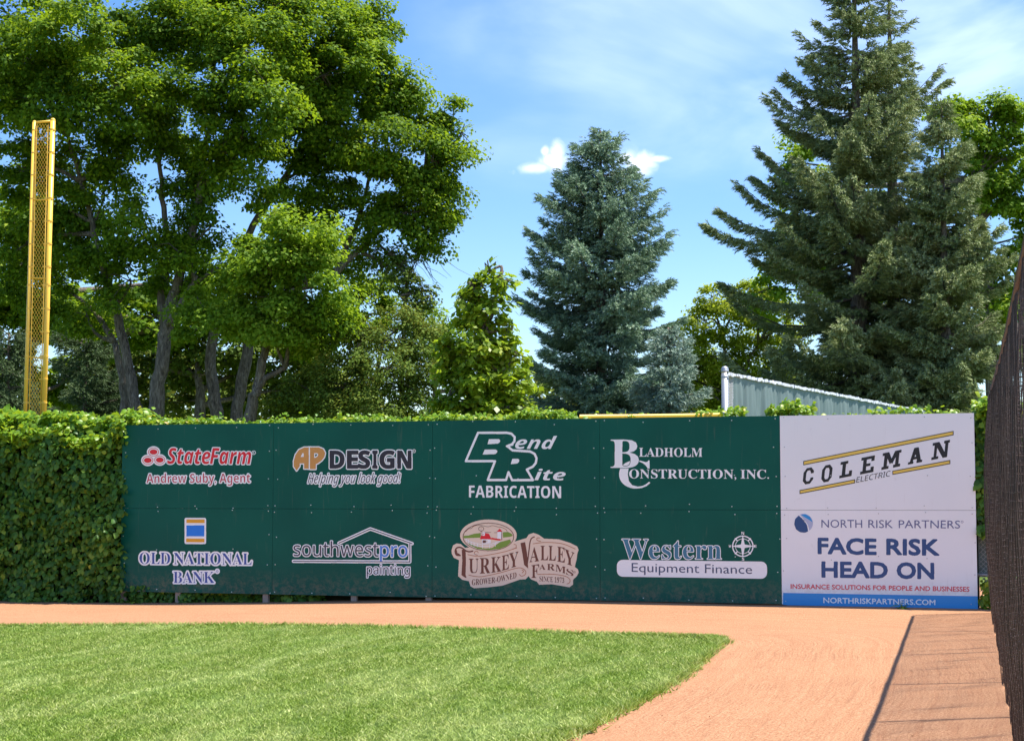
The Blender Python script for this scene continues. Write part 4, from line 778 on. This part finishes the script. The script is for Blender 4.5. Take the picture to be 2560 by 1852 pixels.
tree('young_maple_tree', 'smaller bright green tree with a branching trunk in front of the big maples', 37, 560, [([(553, 932), (562, 880), (576, 830), (588, 770), (604, 690), (640, 600)], .14, .05, 0), ([(572, 850), (600, 830), (632, 816)], .07, .05, 0), ([(588, 770), (600, 650), (580, 560)], .07, .03, 0)],
     [(640, 530, 85, 48, -.8), (700, 560, 60, 60, -.3), (600, 600, 80, 60, -.9), (680, 640, 80, 50, -1), (730, 690, 45, 40, -.4), (620, 690, 90, 50, -.5), (540, 640, 70, 60, 0), (540, 720, 80, 35, .2), (690, 720, 60, 40, -.5), (580, 560, 60, 50, -.2), (460, 690, 50, 60, .8), (640, 750, 70, 30, 0)], 44000, .092, 'maple_light', GT, twigs=6)
# fallen-back dark tree masses between trunks
tree('shade_tree', 'dark leafy tree in the shade at the far left edge', 50, 60, [([(60, 932), (60, 700), (40, 560)], .2, .1, 0)], [(20, 640, 130, 90, 0), (140, 700, 130, 80, 1), (-20, 760, 90, 110, 0), (250, 740, 110, 60, 2), (60, 500, 120, 90, 1), (380, 700, 110, 70, 2), (430, 620, 90, 60, 2), (30, 850, 110, 70, 3), (150, 830, 90, 70, 3), (560, 680, 90, 60, 3), (330, 640, 90, 50, 2), (680, 740, 90, 60, 3)], 38000, .17, 'maple', GT, clump=.7)
tree('shade_tree', 'dark thicket of leaves seen between the leaning trunks', 52, 430, [([(440, 932), (440, 800)], .2, .1, 0)], [(440, 800, 120, 60, 1), (340, 810, 90, 60, 2), (620, 800, 110, 70, 2), (520, 780, 90, 60, 0), (250, 840, 80, 60, 2), (680, 860, 80, 60, 2), (560, 880, 90, 50, 2), (410, 890, 120, 40, 2)], 24000, .14, 'olive', GT, clump=.6)
GB = 'bushes and small trees between the maples and the blue spruce'
tree('olive_bush', 'grey green olive bush massed left of the small heart leaved tree', 37, 830, [([(830, 932), (830, 850)], .08, .04, 0)], [(800, 760, 80, 60, 0), (880, 730, 80, 60, .3), (860, 820, 110, 70, -.6), (760, 850, 90, 70, -.3), (930, 780, 55, 80, 0), (700, 880, 100, 50, 0), (840, 900, 130, 45, -.8), (930, 880, 60, 60, -.2), (740, 800, 60, 60, .5), (640, 895, 60, 40, .5)], 42000, .062, 'olive', GB, clump=.34, cat='bush', twigs=3)
tree('dark_tree', 'slim dark tree with drooping leaves left of the centre of the bushes', 44, 800, [([(810, 932), (800, 800), (790, 680)], .10, .04, 0)], [(790, 660, 42, 50, 0), (800, 720, 60, 40, 0), (850, 640, 25, 60, .5), (855, 700, 30, 50, .5), (770, 700, 40, 60, 0)], 6000, .10, 'maple', GB, clump=.35)
tree('distant_tree', 'small green tree behind the bushes against the sky', 56, 960, [([(960, 932), (965, 800)], .12, .05, 0)], [(960, 730, 45, 45, 0), (1000, 720, 40, 40, 0), (930, 700, 35, 30, 0), (980, 790, 60, 60, 0), (1060, 800, 70, 50, 2), (1110, 850, 60, 60, 2), (1130, 815, 40, 35, 2)], 8000, .12, 'maple_light', GB, clump=.5)
# brown dying twigs at lower right of the big crown
tree('dark_tree', 'thin dark tree with reddish leaves and bare twigs below the maple crown', 41, 900, [([(890, 932), (895, 760), (900, 640)], .08, .03, 0)], [(895, 620, 32, 30, 0), (930, 650, 30, 24, 0), (880, 590, 26, 30, .2), (920, 690, 36, 26, 0), (950, 660, 14, 12, 0)], 2600, .085, 'olive', GB, clump=.25, twigs=18)
bt = MB()
for k in range(46):
    a = atz(820+rng.random()*120, 540+rng.random()*40, 42); 
    p = [a]; dr = np.array([rng.normal()*.5+.25, rng.normal()*.2, -1.]);
    for j in range(4): p.append(p[-1]+dr*.2+rng.normal(size=3)*.04); dr = dr+np.array([.12, 0, .12])*rng.normal()
    bt.tube(p, np.linspace(.010, .003, 5), 4)
for a_, b_ in (((742, 612), (800, 548)), ((800, 548), (822, 560)), ((800, 560), (850, 590)), ((860, 560), (900, 600))): bt.tube([atz(*a_, 42), atz((a_[0]+b_[0])/2, (a_[1]+b_[1])/2-6, 42), atz(*b_, 42)], [.05, .04, .03], 6)
mp_ = [o for o in COL.objects if o.name.startswith('maple_tree') and o.parent is None][1]; bt.build('bare_twigs', M['twig'], mp_, kind='stuff')
# heart leaved young tree: large yellow green leaves
tree('heart_leaved_tree', 'slender young tree with large drooping yellow green leaves left of the blue spruce', 31, 1060, [([(1062, 932), (1064, 800), (1068, 700), (1072, 655)], .05, .02, 0), ([(1064, 760), (1100, 660), (1115, 600)], .025, .012, 0)],
     [(1065, 640, 34, 34, 0), (1112, 625, 16, 34, 0), (1085, 600, 14, 14, 0), (1060, 700, 48, 40, 0), (1095, 690, 30, 30, 0), (1050, 770, 66, 50, 0), (1100, 780, 44, 50, .2), (1060, 850, 80, 55, 0), (1120, 850, 40, 50, .1), (1040, 905, 76, 38, -.1), (1110, 905, 64, 36, 0), (1010, 830, 36, 50, .2), (1165, 915, 22, 14, -.2), (1000, 770, 20, 30, 0), (1140, 790, 22, 20, 0), (1128, 735, 10, 14, 0), (1026, 672, 12, 20, 0), (990, 880, 20, 26, 0)], 8500, .125, 'bright', GB, clump=.26, density=.8, fill=.05)
tree('yellow_green_tree', 'round yellow green tree behind the fence between the two large spruces', 66, 1600, [([(1610, 932), (1608, 820), (1600, 740)], .13, .05, 0), ([(1640, 932), (1650, 820), (1680, 760)], .1, .04, .3)], [(1560, 710, 60, 46, 0), (1640, 690, 80, 50, 0), (1690, 680, 60, 40, 0), (1530, 770, 50, 50, 0), (1600, 790, 80, 60, .5), (1680, 790, 80, 70, .6), (1560, 850, 70, 60, .5), (1650, 880, 100, 50, .6), (1740, 850, 80, 80, 1), (1500, 830, 50, 70, 1), (1740, 720, 60, 60, 0), (1580, 660, 40, 30, 0), (1660, 650, 50, 30, 0)], 42000, .12, 'yellowgreen', 'broadleaf trees behind the right of the fence', clump=.5)
tree('green_tree', 'tall bright green tree behind the right shoulder of the tallest spruce', 60, 2160, [([(2200, 932), (2190, 600), (2160, 400)], .25, .08, 0)], [(2110, 260, 60, 40, 0), (2190, 260, 60, 45, 0), (2250, 270, 60, 45, 0), (2150, 330, 70, 50, 0), (2230, 350, 80, 60, 0), (2200, 430, 70, 50, 0), (2260, 440, 60, 60, 0), (2160, 400, 60, 60, .5), (1760, 360, 50, 50, 0), (1740, 420, 26, 30, 0), (1770, 560, 60, 80, 1), (1700, 640, 50, 60, 1), (2240, 640, 60, 80, 0), (2200, 740, 80, 90, 1), (2240, 560, 30, 40, 0), (2270, 520, 30, 40, 0), (1870, 600, 100, 100, 2), (2060, 600, 100, 100, 2), (1900, 480, 80, 80, 2)], 62000, .15, 'maple_light', 'broadleaf trees behind the right of the fence', clump=.65)
# ---- spruces
def needle(k=8):
    V = []; Fc = []; r = np.random.default_rng(5)
    for i in range(k):
        t = i/k; a = i*2.4; sp = .29*(1-.35*t); b0 = np.array([t*.85, 0, 0]); dr = np.array([.26, math.cos(a)*sp, math.sin(a)*sp]); pw = np.array([0, -math.sin(a), math.cos(a)])*.072+np.array([.035, 0, 0])*0
        V += [b0-pw, b0+pw, b0+dr]; Fc.append((3*i, 3*i+1, 3*i+2))
    V += [(0, -.06, 0), (0, .06, 0), (1.15, 0, 0)]; Fc.append((3*k, 3*k+1, 3*k+2)); return np.array(V), Fc
NV, NF = needle()
def spruce(name, lab, x0, apex, d, Hbase, prof, nsh, size, mat, group, lean=0, whorl=.30, perw=7, seed=1, droop=.35, long=(), lv=(.62, .5), lw=.36):
    """prof: list of (photo y, half width px) in 2268 space; x0 trunk x"""
    rg = np.random.default_rng(seed); k = F/ZK/d; top = atz(x0, apex, d); gl = -.5; t = empty(name, (top[0], d, gl)); tag(t, lab, 'spruce', group)
    H = top[2]-gl; w = MB(); tr = [np.array([top[0]+lean*(z/H), d, gl+z]) for z in np.linspace(-.1, H, 9)]; w.tube(tr, np.linspace(.02*H, .02, 9), 9, .05); w.build('trunk', M['bark'], t, True)
    py = [p[0] for p in prof]; pw = [p[1]/k for p in prof]
    P = []; D = []; S_ = []; br = MB(); z = H-.12; nb = []
    while z > Hbase:
        ypx = (1241/ZK)-(z+gl-CH)*k; R = np.interp(ypx, py, pw)
        for j in range(perw+(2 if R > 1.5 else 0)):
            a = rg.random()*2*np.pi; nb.append((z+rg.normal()*.08, a, R*(lv[0]+lv[1]*rg.random())))
        z -= whorl*(.7+.5*rg.random())*(1 if R > .5 else .7)
    for zl, a, R in long: nb.append((zl, a, R))
    tot = sum(max(.25, b[2])**1.35 for b in nb)
    for z, a, R in nb:
        R = max(.12, R); n = int(nsh*max(.25, R)**1.35/tot); r2 = np.array([math.cos(a), math.sin(a), 0]); si = np.array([-math.sin(a), math.cos(a), 0])
        dp = droop*(.6+.8*rg.random())*min(1, R/1.5); 
        def curve(s): return np.array([top[0]+lean*(z/H), d, gl+z])+r2*R*s[:, None]+np.array([0, 0, 1.])*((-dp*R*s+dp*R*1.35*s**2.6)*.9+.45*R*s*np.clip((z/H-.5)*2, 0, 1))[:, None]
        ss = np.linspace(0, 1, 6); br.tube(curve(ss), np.linspace(.012+.011*R, .005, 6), 5, cap=False)
        s = 1-(1-.12)*rg.random(n)**1.25; base = curve(s); wl = (lw*R*(1-s)**.8+.10)*np.minimum(1, s*4); lat = rg.uniform(-1, 1, n)*wl; hang = -np.abs(rg.normal(size=n))*.085*(.5+(1-s))-.25*np.abs(lat)*dp+.03*rg.normal(size=n)
        sub = np.round(s*R/.16)*.16/R; s2 = sub+(s-sub)*.45; base = curve(np.clip(s2+np.abs(lat)/R*.35, 0, 1.02))
        P.append(base+si*lat[:, None]+np.array([0, 0, 1.])*hang[:, None]); D.append(r2*(.9)+si*(np.sign(lat)*(.45+.6*rg.random(n))*(s < .93))[:, None]+np.array([0, 0, 1.])*(.15*rg.normal(size=n)-.18+.35*(s > .9))[:, None]+rg.normal(size=(n, 3))*.17); S_.append(s)
    P = np.concatenate(P); D = norm(np.concatenate(D)); n = len(P); up = np.array([0, 0, 1.])+rg.normal(size=(n, 3))*.4; Y = norm(np.cross(up, D)); Z = np.cross(D, Y)
    r = np.clip(rg.beta(2.2, 2.8, n)*.8+.25*(np.concatenate(S_)-.5)+.1*np.sin(P[:, 0]*2+P[:, 2]*1.5), 0, 1)  # shoots coloured lighter towards branch ends, painted as sunlit tips
    tag(link('crown', scatter('crown', NV, NF, P, D, Y, Z, size*(.7+.6*rg.random(n)), M[mat], r), t), kind='stuff'); br.build('branches', M['twig'], t, kind='stuff')
    return t
GS = 'spruce trees behind the outfield fence'
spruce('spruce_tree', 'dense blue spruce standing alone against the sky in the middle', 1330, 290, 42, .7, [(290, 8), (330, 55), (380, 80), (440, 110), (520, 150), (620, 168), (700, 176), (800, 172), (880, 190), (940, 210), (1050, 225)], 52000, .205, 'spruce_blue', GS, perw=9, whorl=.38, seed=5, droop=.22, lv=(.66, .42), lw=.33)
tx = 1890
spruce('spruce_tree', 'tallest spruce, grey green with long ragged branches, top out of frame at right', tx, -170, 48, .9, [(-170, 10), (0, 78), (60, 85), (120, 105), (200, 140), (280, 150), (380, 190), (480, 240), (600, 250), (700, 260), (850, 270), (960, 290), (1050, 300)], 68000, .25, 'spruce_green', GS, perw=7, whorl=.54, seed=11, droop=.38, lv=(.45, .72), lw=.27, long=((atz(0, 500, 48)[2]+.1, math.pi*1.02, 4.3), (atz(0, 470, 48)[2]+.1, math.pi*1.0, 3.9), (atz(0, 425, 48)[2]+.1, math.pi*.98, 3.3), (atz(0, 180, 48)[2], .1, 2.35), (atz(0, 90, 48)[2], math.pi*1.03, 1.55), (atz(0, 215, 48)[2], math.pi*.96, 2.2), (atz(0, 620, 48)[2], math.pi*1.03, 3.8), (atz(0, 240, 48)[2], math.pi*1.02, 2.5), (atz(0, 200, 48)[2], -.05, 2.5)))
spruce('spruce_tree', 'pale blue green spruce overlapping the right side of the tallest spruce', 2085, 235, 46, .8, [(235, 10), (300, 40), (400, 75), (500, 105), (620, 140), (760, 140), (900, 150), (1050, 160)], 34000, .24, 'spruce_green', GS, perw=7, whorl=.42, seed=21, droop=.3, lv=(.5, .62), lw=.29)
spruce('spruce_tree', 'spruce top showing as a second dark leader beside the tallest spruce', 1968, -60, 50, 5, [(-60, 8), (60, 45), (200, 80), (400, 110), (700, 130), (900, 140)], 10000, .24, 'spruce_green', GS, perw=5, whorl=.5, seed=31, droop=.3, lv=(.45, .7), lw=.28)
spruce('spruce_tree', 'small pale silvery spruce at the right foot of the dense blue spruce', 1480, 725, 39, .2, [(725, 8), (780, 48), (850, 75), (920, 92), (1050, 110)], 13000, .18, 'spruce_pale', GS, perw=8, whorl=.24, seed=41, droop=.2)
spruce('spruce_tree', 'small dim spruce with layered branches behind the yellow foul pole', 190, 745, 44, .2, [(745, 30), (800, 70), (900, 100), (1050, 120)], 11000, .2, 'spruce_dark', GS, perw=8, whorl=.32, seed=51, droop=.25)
spruce('spruce_tree', 'low dark green spruce at the far left edge behind the hedge', 20, 740, 45, .2, [(740, 20), (800, 60), (900, 90), (1050, 110)], 9000, .2, 'spruce_dark', GS, perw=8, whorl=.32, seed=61, droop=.25)
# distant tree belt, far behind, reads as one mass
n = 42000; a = rng.random(n); X = -34+68*a; Hh = 6.6-1.2*(a > .5)+1.0*np.sin(X*.31)+.8*np.sin(X*.73+1); P = np.stack([X, 72+3*rng.random(n), Hh*rng.random(n)**.7-.1], 1); Xf, Yf, Zf = frames(rng.normal(size=(n, 3))*.7+[0, -.3, .8])
tag(link('far_tree_belt', scatter('far_tree_belt', LV, LF, P, Xf, Yf, Zf, .42, M['olive'], rng.random(n))), 'low belt of far trees behind everything', 'trees', kind='stuff')
SC.cycles.max_bounces = 8; SC.cycles.transparent_max_bounces = 8
